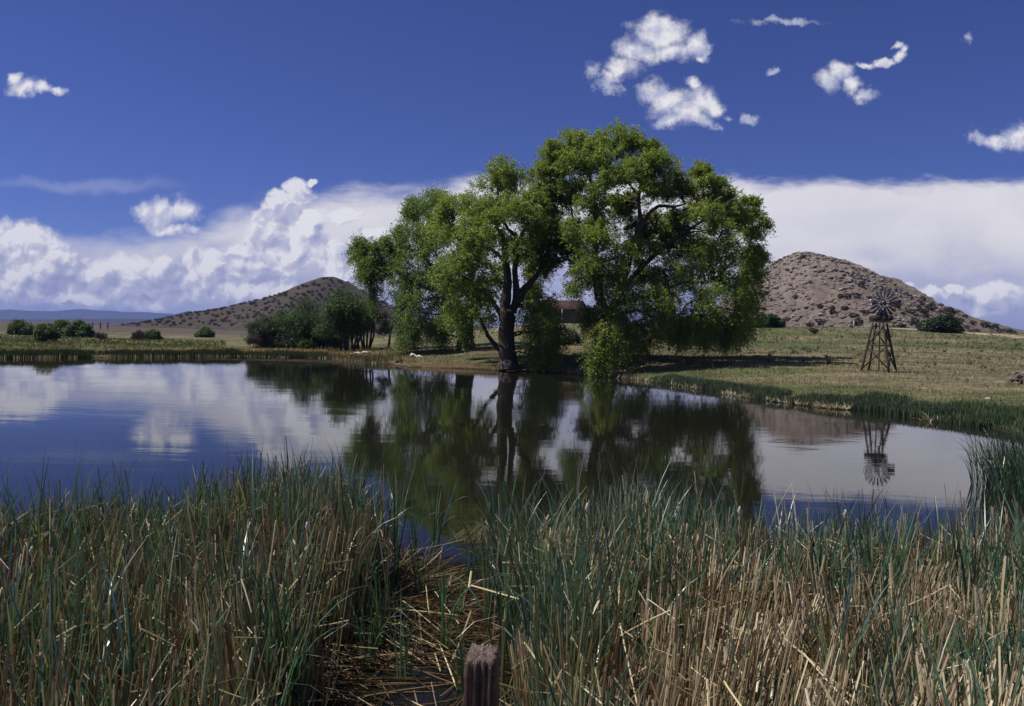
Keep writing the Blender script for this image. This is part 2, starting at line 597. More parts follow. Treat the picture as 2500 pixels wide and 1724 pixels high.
def build_ground():
    th = np.concatenate([np.linspace(-180, -48, 60, endpoint=False), np.linspace(-48, 48, 620, endpoint=False), np.linspace(48, 180, 60, endpoint=False)])
    rr = np.concatenate([np.linspace(0.5, 20, 50), np.linspace(20.3, 110, 260), np.geomspace(111, 9500, 130)])
    TH, RR = np.meshgrid(np.radians(th), rr)
    x = RR * np.sin(TH); y = RR * np.cos(TH)
    z = ground_z(x, y)
    nt, nr = len(th), len(rr)
    v = np.stack([x, y, z], -1).reshape(-1, 3)
    v = np.concatenate([v, [[0, 0, gz(0, 0)]]])
    i = np.arange(nr - 1)[:, None] * nt; j = np.arange(nt)[None, :]; j2 = (j + 1) % nt
    f = np.stack([i + j, i + nt + j, i + nt + j2, i + j2], -1).reshape(-1, 4)
    cidx = nr * nt
    f3 = np.stack([np.full(nt, cidx), np.arange(nt), (np.arange(nt) + 1) % nt], -1)
    # colour zones of the ground itself
    X = v[:, 0]; Y = v[:, 1]
    d = pond_dist(X, Y); r = np.hypot(X, Y)
    n1 = fbm(X * 0.05, Y * 0.16, 5, 21)[:, None]; n2 = fbm(X * 0.35, Y * 0.9, 4, 31)[:, None]; n3 = fbm(X * 1.7, Y * 3.0, 3, 41)[:, None]
    olive = np.array([0.105, 0.110, 0.055]); straw = np.array([0.23, 0.195, 0.115]); red = np.array([0.20, 0.115, 0.06])
    green = np.array([0.085, 0.115, 0.035]); soil = np.array([0.17, 0.105, 0.065]); mud = np.array([0.035, 0.028, 0.018])
    c = olive * (1 - n1) + straw * n1
    c = c * (0.65 + 0.7 * n2)
    zc = np.clip((fbm(X * .07, Y * .17, 4, 401) - .40) * 5, 0, 1)[:, None]
    c = c * ((1 - zc) * np.array([.72, .86, .66]) + zc * np.array([1.22, 1.15, 1.2]))
    c = np.where(n3 > 0.6, c * 1.25, c)
    u = (X / np.maximum(Y, 1))[:, None]
    left = np.clip((-u - 0.12) / 0.08, 0, 1)
    # left field: green far strip, rusty grass nearer
    zone_g = np.clip(1 - np.abs(r[:, None] - 105 - 30 * (n1 - .5)) / 18, 0, 1) * np.clip((-u - 0.36) / 0.06, 0, 1)
    zone_r = np.clip(1 - np.abs(r[:, None] - 92 - 40 * (n1 - .5)) / 20, 0, 1) * np.clip((0.46 + u) / 0.08, 0, 1) * left
    c = c * (1 - zone_g) + green * (0.8 + .4 * n2) * zone_g
    c = c * (1 - zone_r * .85) + (np.array([0.27, 0.145, 0.05]) * (0.7 + 0.6 * n2)) * zone_r * .85
    farL = np.clip((r[:, None] - 150) / 120, 0, 1)
    c = c * (1 - farL) + np.array([0.125, 0.105, 0.082]) * (0.6 + .7 * n1) * farL
    vf = np.clip((r[:, None] - 900) / 600, 0, 1)
    c = c * (1 - vf) + np.array([0.09, 0.08, 0.075]) * (0.6 + .8 * n1) * vf
    # bare reddish soil by the big trees' bank
    bare = np.clip(1 - np.abs(d[:, None] - 1.0) / 2.2, 0, 1) * np.clip(1 - np.abs(u + 0.08) / 0.13, 0, 1)
    c = c * (1 - bare) + soil * (0.8 + .5 * n2) * bare
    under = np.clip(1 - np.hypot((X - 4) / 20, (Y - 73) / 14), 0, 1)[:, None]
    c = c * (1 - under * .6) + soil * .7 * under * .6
    # fresh green close to the water on the right bank
    wet = np.clip(1 - d[:, None] / 4.5, 0, 1) * np.clip((u - 0.1) / 0.1, 0, 1) * (n2 + .25)
    wet = np.clip(wet, 0, 1)
    c = c * (1 - wet) + np.array([0.05, 0.09, 0.03]) * wet
    c = np.where(d[:, None] < 0.25, mud, c)
    nearb = np.clip((2.5 - Y[:, None]) / 1.0, 0, 1) * (r[:, None] < 14)
    c = c * (1 - nearb) + np.array([0.09, 0.075, 0.045]) * nearb
    c = c * np.where(d[:, None] < 0.25, 1, .76)
    m, t, out = mat_new('ground')
    p = t.n.new('ShaderNodeBsdfPrincipled')
    a = t.n.new('ShaderNodeAttribute'); a.attribute_name = 'tint'
    tcn = t.n.new('ShaderNodeTexCoord')
    k1 = t.sstep(t.noise(tcn.outputs['Object'], 2.2, 7, 0.7), 0.3, 0.7, 0.55, 1.5, 'LINEAR')
    k2 = t.sstep(t.noise(tcn.outputs['Object'], 0.25, 5, 0.6), 0.3, 0.7, 0.8, 1.2, 'LINEAR')
    k3 = t.sstep(t.noise(tcn.outputs['Object'], 17.0, 3, 0.6), 0.3, 0.7, 0.7, 1.3, 'LINEAR')
    k = t.m('MULTIPLY', t.m('MULTIPLY', k1, k2), k3)
    t.put(p.inputs['Base Color'], t.v('SCALE', a.outputs['Color'], scale=k))
    p.inputs['Roughness'].default_value = 1.0
    p.inputs['Specular IOR Level'].default_value = 0.1
    b = t.n.new('ShaderNodeBump'); b.inputs['Strength'].default_value = 0.7; b.inputs['Distance'].default_value = 0.12
    t.put(b.inputs['Height'], k1); t.l.new(b.outputs[0], p.inputs['Normal'])
    t.l.new(p.outputs[0], out.inputs[0])
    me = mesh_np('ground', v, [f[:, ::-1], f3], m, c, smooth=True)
    tag(link('ground', me), 'grassy rangeland ground around the pond reaching to the horizon', 'ground', kind='structure')


build_ground()


def build_water():
    xs = np.linspace(-110, 40, 40); ys = np.linspace(-2, 75, 30)
    Xg, Yg = np.meshgrid(xs, ys)
    v = np.stack([Xg, Yg, np.zeros_like(Xg)], -1).reshape(-1, 3)
    nx, ny = len(xs), len(ys)
    i = np.arange(ny - 1)[:, None] * nx; j = np.arange(nx - 1)[None, :]
    f = np.stack([i + j, i + j + 1, i + nx + j + 1, i + nx + j], -1).reshape(-1, 4)
    m, t, out = mat_new('water')
    p = t.n.new('ShaderNodeBsdfPrincipled')
    p.inputs['Base Color'].default_value = (0.010, 0.010, 0.007, 1)
    p.inputs['Roughness'].default_value = 0.02
    p.inputs['IOR'].default_value = 1.33
    p.inputs['Specular IOR Level'].default_value = 0.29
    tcn = t.n.new('ShaderNodeTexCoord')
    o = tcn.outputs['Object']
    n1 = t.noise(t.v('MULTIPLY', o, (0.9, 2.4, 1)), 2.2, 3, 0.5)
    n2 = t.noise(t.v('MULTIPLY', o, (0.4, 1.0, 1)), 0.9, 2, 0.5)
    n3 = t.noise(t.v('MULTIPLY', o, (1.0, 2.0, 1)), 9.0, 2, 0.5)
    patch = t.sstep(t.noise(t.v('MULTIPLY', o, (.5, 1.3, 1)), 0.16, 4, 0.55), 0.40, 0.64, 0.25, 1.15)
    h = t.m('ADD', t.m('MULTIPLY', n2, 0.9), t.m('ADD', t.m('MULTIPLY', n1, 0.35), t.m('MULTIPLY', n3, 0.07)))
    h = t.m('MULTIPLY', h, patch)
    b = t.n.new('ShaderNodeBump'); b.inputs['Strength'].default_value = 1.0; b.inputs['Distance'].default_value = WAVE
    t.put(b.inputs['Height'], h); t.l.new(b.outputs[0], p.inputs['Normal'])
    t.l.new(p.outputs[0], out.inputs[0])
    tag(link('water', mesh_np('water', v, f, m)), 'calm dark pond water mirroring trees and clouds', 'water', kind='structure')


WAVE = 0.0045
build_water()


# ---------------------------------------------------------------- hills and far mountains
def ridge_hill(name, label, prof, D, slope, mat, rough_amp, cols, seed, nx=260, ny=90, base=0.6, round_=0.15, rocky=None):
    """prof: silhouette pixels; ridge stands at depth D, flanks fall towards and away from the viewer"""
    P = np.array([at(X, Y, D) for X, Y in prof])
    x0, x1 = P[0, 0], P[-1, 0]
    xs = np.linspace(x0, x1, nx)
    zr = np.interp(xs, P[:, 0], P[:, 2])
    # soften the polyline
    ker = np.ones(7) / 7
    zr = np.convolve(np.pad(zr, 3, 'edge'), ker, 'valid')
    H = np.maximum(zr - base, 0.0)
    reach = H.max() / slope
    ts = np.linspace(-1, 1, ny)
    ts = np.sign(ts) * np.abs(ts) ** 1.15
    XX, TT = np.meshgrid(xs, ts)
    YY = D + TT * reach
    HH = np.broadcast_to(H, XX.shape)
    a = np.abs(TT) * reach * slope
    z = HH - np.sqrt(a * a + (round_ * H.max()) ** 2) + round_ * H.max()
    k = 3.0
    z = np.where(z > k, z, k * np.exp((z - k) / k))
    z = z - 1.6 * np.exp(-np.maximum(z, 0) / 2.0)
    amp = rough_amp * np.clip(z / 5.0, 0.05, 1)
    nn = fbm(XX / rough_amp / 5, YY / rough_amp / 5, 5, seed, 0.55) - 0.5
    n2 = np.abs(fbm(XX / rough_amp / 1.2, YY / rough_amp / 1.2, 4, seed + 9, 0.6) - 0.5)
    gul = fbm(XX / 14 / rough_amp, YY / 30 / rough_amp, 3, seed + 4) - .5
    z = z + amp * (nn * 1.2 - n2 * (1.6 if rocky else 0.4) + gul * 1.2)
    if rocky:     # broken ledges round the upper half
        ph = (z + 3.0 * fbm(XX / 18, YY / 18, 3, 51)) / 2.4
        fr = ph - np.floor(ph)
        step = np.clip((fr - .25) / .5, 0, 1) - fr
        up_ = np.clip((z - 9) / 8, 0, 1) * np.clip((fbm(XX / 9, YY / 9, 3, 61) - .40) * 6, 0, 1)
        z = z + step * 1.7 * up_
        z = z + (fbm(XX / 1.4, YY / 1.4, 3, 71) - .5) * 1.1 * np.clip((z - 8) / 10, .2, 1)
    z = z + base
    v = np.stack([XX, YY, z], -1).reshape(-1, 3)
    i = np.arange(ny - 1)[:, None] * nx; j = np.arange(nx - 1)[None, :]
    f = np.stack([i + j, i + j + 1, i + nx + j + 1, i + nx + j], -1).reshape(-1, 4)
    c0, c1, c2 = [np.array(c) for c in cols]
    q = fbm(XX / rough_amp / 3, YY / rough_amp / 3, 5, seed + 2).reshape(-1, 1)
    hh = np.clip((z - base) / max(H.max(), 1), 0, 1).reshape(-1, 1)
    s_ = np.clip((q - 0.42) * 5, 0, 1)
    c = c0 * (1 - s_) + c1 * s_
    top = np.clip((hh - 0.45) * 2.5 + (q - .5), 0, 1)
    c = c * (1 - top) + c2 * (0.7 + 0.6 * q) * top
    me = mesh_np(name, v, f, mat, c, smooth=not rocky)
    o = tag(link(name, me), label, 'hill', kind='structure')

    def hz(x, y):
        fx = (x - x0) / (x1 - x0) * (nx - 1)
        fy = np.interp(y, YY[:, 0], np.arange(ny))
        i0 = np.clip(int(fy), 0, ny - 2); j0 = np.clip(int(fx), 0, nx - 2)
        a_, b_ = fy - i0, fx - j0
        return ((z[i0, j0] * (1 - b_) + z[i0, j0 + 1] * b_) * (1 - a_) + (z[i0 + 1, j0] * (1 - b_) + z[i0 + 1, j0 + 1] * b_) * a_)

    def hit(X, Y):
        d = ray(X, Y); d = d / d[1]
        for dep in np.linspace(D - reach * 0.995, D + 2, 500):
            x = d[0] * dep; zz = EYE + d[2] * dep
            if x0 < x < x1 and hz(x, dep) >= zz:
                return np.array([x, dep, hz(x, dep)])
        return None
    return o, hz, hit


M_hillL = tint_mat('scrubby_slope', 1.0, 0.25, 0.3, 0.5, 0.05)
M_hillR = tint_mat('rocky_slope', 1.0, 0.9, 0.40, 0.6, 0.08)
profL = [(200, 800), (260, 797), (330, 790), (400, 777), (470, 763), (520, 757), (580, 744), (640, 730), (700, 712), (750, 691), (780, 680),
         (800, 676), (822, 678), (850, 690), (890, 712), (930, 735), (980, 758), (1050, 778), (1120, 790), (1200, 798)]
hillL, hzL, hitL = ridge_hill('scrub_hill', 'brown conical hill dotted with dark shrubs left of the big trees', profL, 620, 0.33, M_hillL, 1.4,
                              [(0.058, 0.048, 0.039), (0.072, 0.058, 0.046), (0.064, 0.052, 0.042)], 3)
profR = [(1640, 800), (1720, 770), (1780, 722), (1830, 690), (1870, 655), (1910, 630), (1935, 619), (1965, 616), (2005, 624), (2040, 634), (2070, 644),
         (2100, 658), (2140, 672), (2170, 680), (2180, 683), (2186, 703), (2225, 718), (2260, 740), (2300, 750), (2340, 768), (2390, 782), (2440, 797), (2500, 808), (2600, 818)]
hillR, hzR, hitR = ridge_hill('rocky_hill', 'pinkish brown rocky hill with scattered shrubs behind the windmill', profR, 270, 0.42, M_hillR, 0.8,
                              [(0.128, 0.105, 0.090), (0.158, 0.131, 0.112), (0.185, 0.153, 0.131)], 13, nx=620, ny=260, rocky=True, base=2.5)


def far_ridge(name, label, prof, D, mat, col, thick=900):
    P = np.array([at(X, Y, D) for X, Y in prof])
    xs = np.linspace(P[0, 0], P[-1, 0], 300)
    zr = np.interp(xs, P[:, 0], P[:, 2])
    zr = zr + (fbm(xs / 160, xs * 0, 5, 77) - 0.5) * 0.16 * (zr.max() - 2)
    ts = np.linspace(-1, 1, 24)
    XX, TT = np.meshgrid(xs, ts)
    w = 1 - np.abs(TT) ** 1.3
    z = np.maximum(zr[None, :], 0) * w - 2 + (fbm(XX / 220, TT * 3, 4, 5) - .5) * 30 * w * (1 - w) * (zr.max() / 60)
    v = np.stack([XX, D + TT * thick, z], -1).reshape(-1, 3)
    nx, ny = len(xs), len(ts)
    i = np.arange(ny - 1)[:, None] * nx; j = np.arange(nx - 1)[None, :]
    f = np.stack([i + j, i + j + 1, i + nx + j + 1, i + nx + j], -1).reshape(-1, 4)
    o = link(name, mesh_np(name, v, f, mat, np.broadcast_to(np.array(col), (len(v), 3)), True))
    return tag(o, label, 'mountains', kind='structure')


M_far = tint_mat('forested_range', 1.0, 0.004, 0.2, 0, 0.05)
far_ridge('mountains', 'long blue mountain range on the horizon at far left', [(-900, 776), (-500, 764), (-200, 756), (0, 756), (60, 757), (130, 760), (200, 754), (260, 757), (330, 761),
          (400, 765), (460, 770), (560, 768), (700, 766), (900, 785), (1100, 792), (1250, 800), (1400, 808), (1600, 820)], 7400, M_far, (0.045, 0.055, 0.075))
far_ridge('mesa', 'low dark mesa under the blue mountains', [(-600, 781), (-300, 778), (100, 779), (180, 777.5), (330, 778), (380, 778), (450, 779.5), (700, 789), (1000, 800), (1300, 812)], 3600, M_far, (0.05, 0.045, 0.05), 500)
far_ridge('distant_butte', 'small dark butte showing behind the left hill shoulder', [(380, 783), (420, 771), (450, 761), (464, 757), (478, 759), (500, 769), (540, 783)], 2300, M_far, (0.05, 0.045, 0.05), 260)


# ---------------------------------------------------------------- foliage generators
def unit(n, r=rng):
    a = r.normal(size=(n, 3))
    return a / np.linalg.norm(a, axis=1)[:, None]


def leaf_quads(pos, size, elong=0.62, up=0.35):
    n = len(pos)
    nm = unit(n); nm[:, 2] = np.abs(nm[:, 2]) + up
    nm /= np.linalg.norm(nm, axis=1)[:, None]
    tg = np.cross(nm, unit(n)); tg /= np.linalg.norm(tg, axis=1)[:, None] + 1e-9
    bt = np.cross(nm, tg)
    L = (size * 0.5)[:, None]; W = L * elong
    fold = nm * L * 0.15
    v = np.stack([pos - tg * L, pos + bt * W + fold, pos + tg * L, pos - bt * W + fold], 1).reshape(-1, 3)
    f = np.arange(n * 4).reshape(-1, 4)
    return v, f


def shoots(centre, dirs, length, leaves, spread, droop, size):
    """leafy shoots: leaf positions strung along short curved twigs"""
    n = len(centre)
    t_ = rng.uniform(0.08, 1.0, (n, leaves, 1))
    d = dirs[:, None, :]
    L = length[:, None, None]
    p = centre[:, None, :] + d * L * t_
    p[..., 2] -= (droop[:, None] * length[:, None] * t_[..., 0] ** 2)
    p = p + rng.normal(size=p.shape) * spread * (1.15 - 0.7 * t_)
    return p.reshape(-1, 3), np.repeat(np.arange(n), leaves)


def leaf_mesh(name, mat, pos, size, base_cols, clump_id, origin, elong=0.62):
    n = len(pos)
    sz = size * rng.uniform(0.65, 1.25, n)
    v, f = leaf_quads(pos, sz, elong)
    nc = int(clump_id.max()) + 1
    bc = np.array(base_cols)
    w = rng.dirichlet(np.ones(len(bc)) * 0.7, nc)
    cc = w @ bc
    c = cc[clump_id] * rng.uniform(0.75, 1.3, (n, 1))
    c = np.repeat(c, 4, axis=0)
    return mesh_np(name, v - np.asarray(origin), f, mat, c)


def bez(a, b, sag=0.0, n=6, wig=0.0, lift=0.0):
    t_ = np.linspace(0, 1, n)[:, None]
    p = a * (1 - t_) + b * t_
    p[:, 2:3] += (-sag * 4 * t_ * (1 - t_)) + lift * 4 * t_ * (1 - t_)
    if wig:
        w = rng.normal(size=(n, 3)) * wig; w[0] = 0; w[-1] = 0
        p = p + w
    return p


BARK = (0.060, 0.048, 0.038)
COTTON = [(0.170, 0.245, 0.048), (0.215, 0.275, 0.054), (0.135, 0.210, 0.052), (0.250, 0.290, 0.060)]


def big_tree(name, label, base_px, depth, trunk, limbs, lobes, leaves=1.0, leaf_size=0.12, cols=COTTON):
    """trunk/limbs: lists of (points px [+depth offset], radii); lobes: (X, Y, rx, ry, depth offset, droop)"""
    s = depth / F2500
    K = depth / 51.5
    base = at(base_px[0], base_px[1], depth)
    base[2] = max(gz(base[0], base[1]), 0.0) - 0.1
    root = empty(name, base, label, 'tree')
    W = lambda q: at(q[0], q[1], depth + (q[2] if len(q) > 2 else 0))
    tm = MB()
    nodes = []; nrad = []
    for pts, rad in trunk:
        rad = np.array(rad) * K * .95
        P = np.array([W(q) for q in pts])
        # resample
        tt = np.linspace(0, len(P) - 1, (len(P) - 1) * 4 + 1)
        PP = np.stack([np.interp(tt, np.arange(len(P)), P[:, k]) for k in range(3)], 1)
        rr_ = np.interp(tt, np.arange(len(P)), rad)
        PP[1:-1] += rng.normal(size=(len(PP) - 2, 3)) * 0.06 * rr_[1:-1, None]
        tm.tube(PP, rr_, 12, BARK, rough=0.10)
        nodes += list(PP[len(PP) // 3:]); nrad += list(rr_[len(PP) // 3:])
    tm.part('trunk', M_bark, root, True)
    for pts, rad in limbs:
        lm = MB()
        rad = np.array(rad) * .74 * K
        P = np.array([W(q) for q in pts])
        tt = np.linspace(0, len(P) - 1, (len(P) - 1) * 3 + 1)
        PP = np.stack([np.interp(tt, np.arange(len(P)), P[:, k]) for k in range(3)], 1)
        rr_ = np.interp(tt, np.arange(len(P)), rad)
        PP[1:-1] += rng.normal(size=(len(PP) - 2, 3)) * 0.12 * rr_[1:-1, None]
        lm.tube(PP, rr_, 9, BARK, rough=0.10)
        lm.part('limb', M_bark, root, True)
        nodes += list(PP[1:]); nrad += list(rr_[1:])
    nodes = np.array(nodes)
    br = MB()
    allp = []; allid = []; nid = 0
    full = list(lobes); nfront = len(lobes)
    for q in lobes:      # the far side of the crown
        full.append((q[0] + rng.uniform(-14, 14), q[1] + rng.uniform(-10, 14), q[2] * .95, q[3] * .95, abs(q[4]) * .4 + rng.uniform(2.5, 5.0) * K, q[5]))
    for li, (X, Y, rx, ry, dz, dr) in enumerate(full):
        rx *= 0.90; ry *= 0.90
        c = at(X, Y, depth + dz)
        rad3 = np.array([rx * s, min(rx, ry) * s * 1.05, ry * s])
        # a branch from the nearest wood to the lobe
        dist = np.linalg.norm((nodes - c) * np.array([1, 1, 1.0]), axis=1) + np.maximum(nodes[:, 2] - c[2], 0) * 1.5
        k = int(np.argmin(dist))
        foot = c - np.array([0, 0, rad3[2] * (0.35 - 0.6 * dr)])
        bp = bez(nodes[k], foot, 0, 7, 0.12, lift=0.35)
        br.tube(bp, np.linspace(0.085, 0.04, 7), 6, BARK)
        area = rx * ry * s * s / K / K
        nsub = max(7, int(area * 5.6))
        dirs = unit(nsub * 4)
        dirs = dirs[dirs[:, 1] < 0.75][:nsub]
        nsub = len(dirs)
        sc_ = c + dirs * rad3 * rng.uniform(0.30, 0.95, (nsub, 1))
        for q in sc_:
            br.tube(bez(foot, q, 0.0, 5, 0.10, lift=0.2 * (1 - dr)), np.linspace(0.045, 0.015, 5), 4, (0.10, 0.085, 0.07), cap=False)
        # shoots
        ns = 34
        cen = np.repeat(sc_, ns, 0) + rng.normal(size=(nsub * ns, 3)) * np.array([0.36, 0.36, 0.32]) * K * min(1.0, rx * s / 1.6 / K)
        out = np.repeat(dirs, ns, 0) * 0.8 + unit(nsub * ns) * 0.75
        out[:, 2] += 0.55 - 1.5 * dr
        out /= np.linalg.norm(out, axis=1)[:, None]
        keep = rng.random(len(cen)) < leaves * (1.0 if li < nfront else .55) * (.62 if dr >= .9 else 1)
        cen, out = cen[keep], out[keep]
        ln = rng.uniform(0.28, 0.78, len(cen)) * (1 + 0.5 * dr) * K
        pos, sid = shoots(cen, out, ln, 19, 0.085 * K, np.full(len(cen), 0.25 + 0.6 * dr), None)
        sub_of = np.repeat(np.arange(nsub), ns)[keep]
        allp.append(pos); allid.append(sub_of[sid] + nid); nid += nsub
    br.part('branches', M_bark, root)
    pos = np.concatenate(allp); ids = np.concatenate(allid)
    pos = pos[pos[:, 2] > 0.05] if False else pos
    me = leaf_mesh('crown', M_leaf, pos, leaf_size * 1.25, cols, ids, root.location)
    o = bpy.data.objects.new('crown', me); C.objects.link(o); o.parent = root
    print(name, 'leaves', len(pos))
    return root


r_ = lambda a=3.0: float(rng.uniform(-a, a))

# near left cottonwood with the tall dark trunk at the water
big_tree('cottonwood_tree', 'tall cottonwood with the thick dark trunk standing at the water edge left of centre', (1241, 897), 68.5,
         [([(1241, 903), (1241, 880), (1238, 850), (1238, 800), (1240, 755)], [0.86, 0.62, 0.56, 0.52, 0.56]),
          ([(1236, 765), (1236, 720), (1240, 680), (1236, 640), (1230, 600), (1222, 560)], [0.40, 0.33, 0.27, 0.24, 0.2, 0.15])],
         [([(1252, 765), (1262, 720), (1256, 660), (1262, 600), (1258, 575), (1240, 560), (1225, 530)], [0.36, 0.3, 0.25, 0.2, 0.18, 0.15, 0.1]),
          ([(1258, 750), (1280, 715), (1308, 675), (1328, 640), (1340, 610)], [0.26, 0.21, 0.17, 0.13, 0.09]),
          ([(1262, 720), (1290, 690), (1320, 662)], [0.2, 0.16, 0.1]),
          ([(1232, 862), (1212, 848), (1196, 826), (1182, 800), (1172, 775), (1160, 745)], [0.27, 0.22, 0.18, 0.16, 0.13, 0.1]),
          ([(1232, 780), (1215, 755), (1198, 730), (1180, 715), (1150, 690)], [0.28, 0.23, 0.19, 0.15, 0.1]),
          ([(1238, 640), (1200, 610), (1150, 590), (1110, 580)], [0.18, 0.14, 0.11, 0.08]),
          ([(1262, 600), (1280, 560), (1300, 520), (1310, 480)], [0.17, 0.13, 0.1, 0.07]),
          ([(1228, 590), (1210, 540), (1215, 480), (1225, 430)], [0.15, 0.12, 0.09, 0.06])],
         [(1235, 418, 40, 40, 0, 0), (1215, 462, 52, 48, 1.5, 0), (1265, 480, 60, 55, -2, 0), (1318, 440, 36, 42, 1, 0), (1335, 490, 44, 48, 2, 0),
          (1165, 505, 58, 52, -1, 0), (1230, 530, 66, 58, -3, .1), (1300, 545, 60, 52, -2, .1), (1110, 520, 50, 46, 1, 0), (1175, 570, 62, 52, -3.5, .15),
          (1235, 595, 58, 40, -4.2, .2), (1290, 600, 44, 36, 1, .2), (1120, 600, 60, 52, -2, .2), (1080, 560, 46, 44, 1.5, .1), (1330, 570, 40, 34, 3, .1),
          (1165, 650, 56, 50, -3, .3), (1100, 665, 54, 50, -2.5, .3), (1200, 680, 34, 44, 3.4, .4), (1180, 735, 44, 48, -3.0, .5), (1140, 720, 46, 44, 2, .5),
          (1305, 640, 30, 30, 4, .4), (1300, 755, 40, 50, -1.0, .6), (1335, 760, 42, 60, 1.5, .7), (1310, 815, 52, 48, -1.5, .8), (1350, 815, 36, 44, 1.5, .8), (1290, 700, 30, 44, 3.4, .6),
          (1320, 862, 36, 26, -1.5, .9), (1120, 770, 30, 40, -2, .7)],
         1.0)

# far left cottonwood, trunk further back
big_tree('cottonwood_tree', 'cottonwood set back from the shore with a low left bough reaching out over the grass', (1136, 853), 88,
         [([(1137, 860), (1136, 840), (1134, 812), (1131, 785), (1128, 765)], [0.74, 0.62, 0.6, 0.66, 0.6])],
         [([(1128, 775), (1110, 740), (1080, 715), (1040, 700), (1000, 690)], [0.4, 0.32, 0.25, 0.2, 0.14]),
          ([(1134, 775), (1150, 730), (1150, 680), (1140, 630), (1120, 580)], [0.4, 0.32, 0.25, 0.2, 0.14]),
          ([(1120, 760), (1100, 720), (1060, 660), (1030, 620)], [0.3, 0.25, 0.2, 0.12]),
          ([(1040, 700), (990, 680), (950, 650), (925, 640), (905, 660)], [0.2, 0.18, 0.13, 0.1, 0.06])],
         [(1055, 500, 46, 34, 0, 0), (1035, 545, 46, 46, -2, 0), (1010, 520, 30, 34, 1, 0), (1080, 530, 48, 50, 1, 0), (1060, 600, 56, 52, -3, .1), (1000, 600, 42, 44, 0, .1),
          (975, 590, 24, 34, 2, 0), (960, 640, 36, 40, 0, .2), (1010, 655, 50, 46, -3, .3), (1065, 680, 48, 44, -3, .3), (980, 700, 44, 44, -2, .4), (1030, 730, 50, 40, -4, .5),
          (1080, 745, 40, 36, -3, .5), (985, 765, 30, 40, -3, .7), (1030, 790, 40, 34, -4, .8), (1075, 800, 34, 32, -4, .8), (1100, 760, 28, 30, -2, .6),
          (990, 810, 22, 24, -3, .9), (915, 618, 36, 26, 0, 0), (880, 612, 22, 24, 1, 0), (940, 608, 20, 24, 0, 0), (895, 650, 32, 26, -1, .3), (905, 690, 24, 32, -1, .8), (925, 660, 24, 24, 0, .4),
          (1120, 660, 46, 46, 0, .3), (1160, 620, 40, 40, 0, .2), (1150, 700, 34, 34, 1, .4)],
         0.95, 0.135, [(0.120, 0.190, 0.040), (0.150, 0.210, 0.042), (0.090, 0.155, 0.040)])

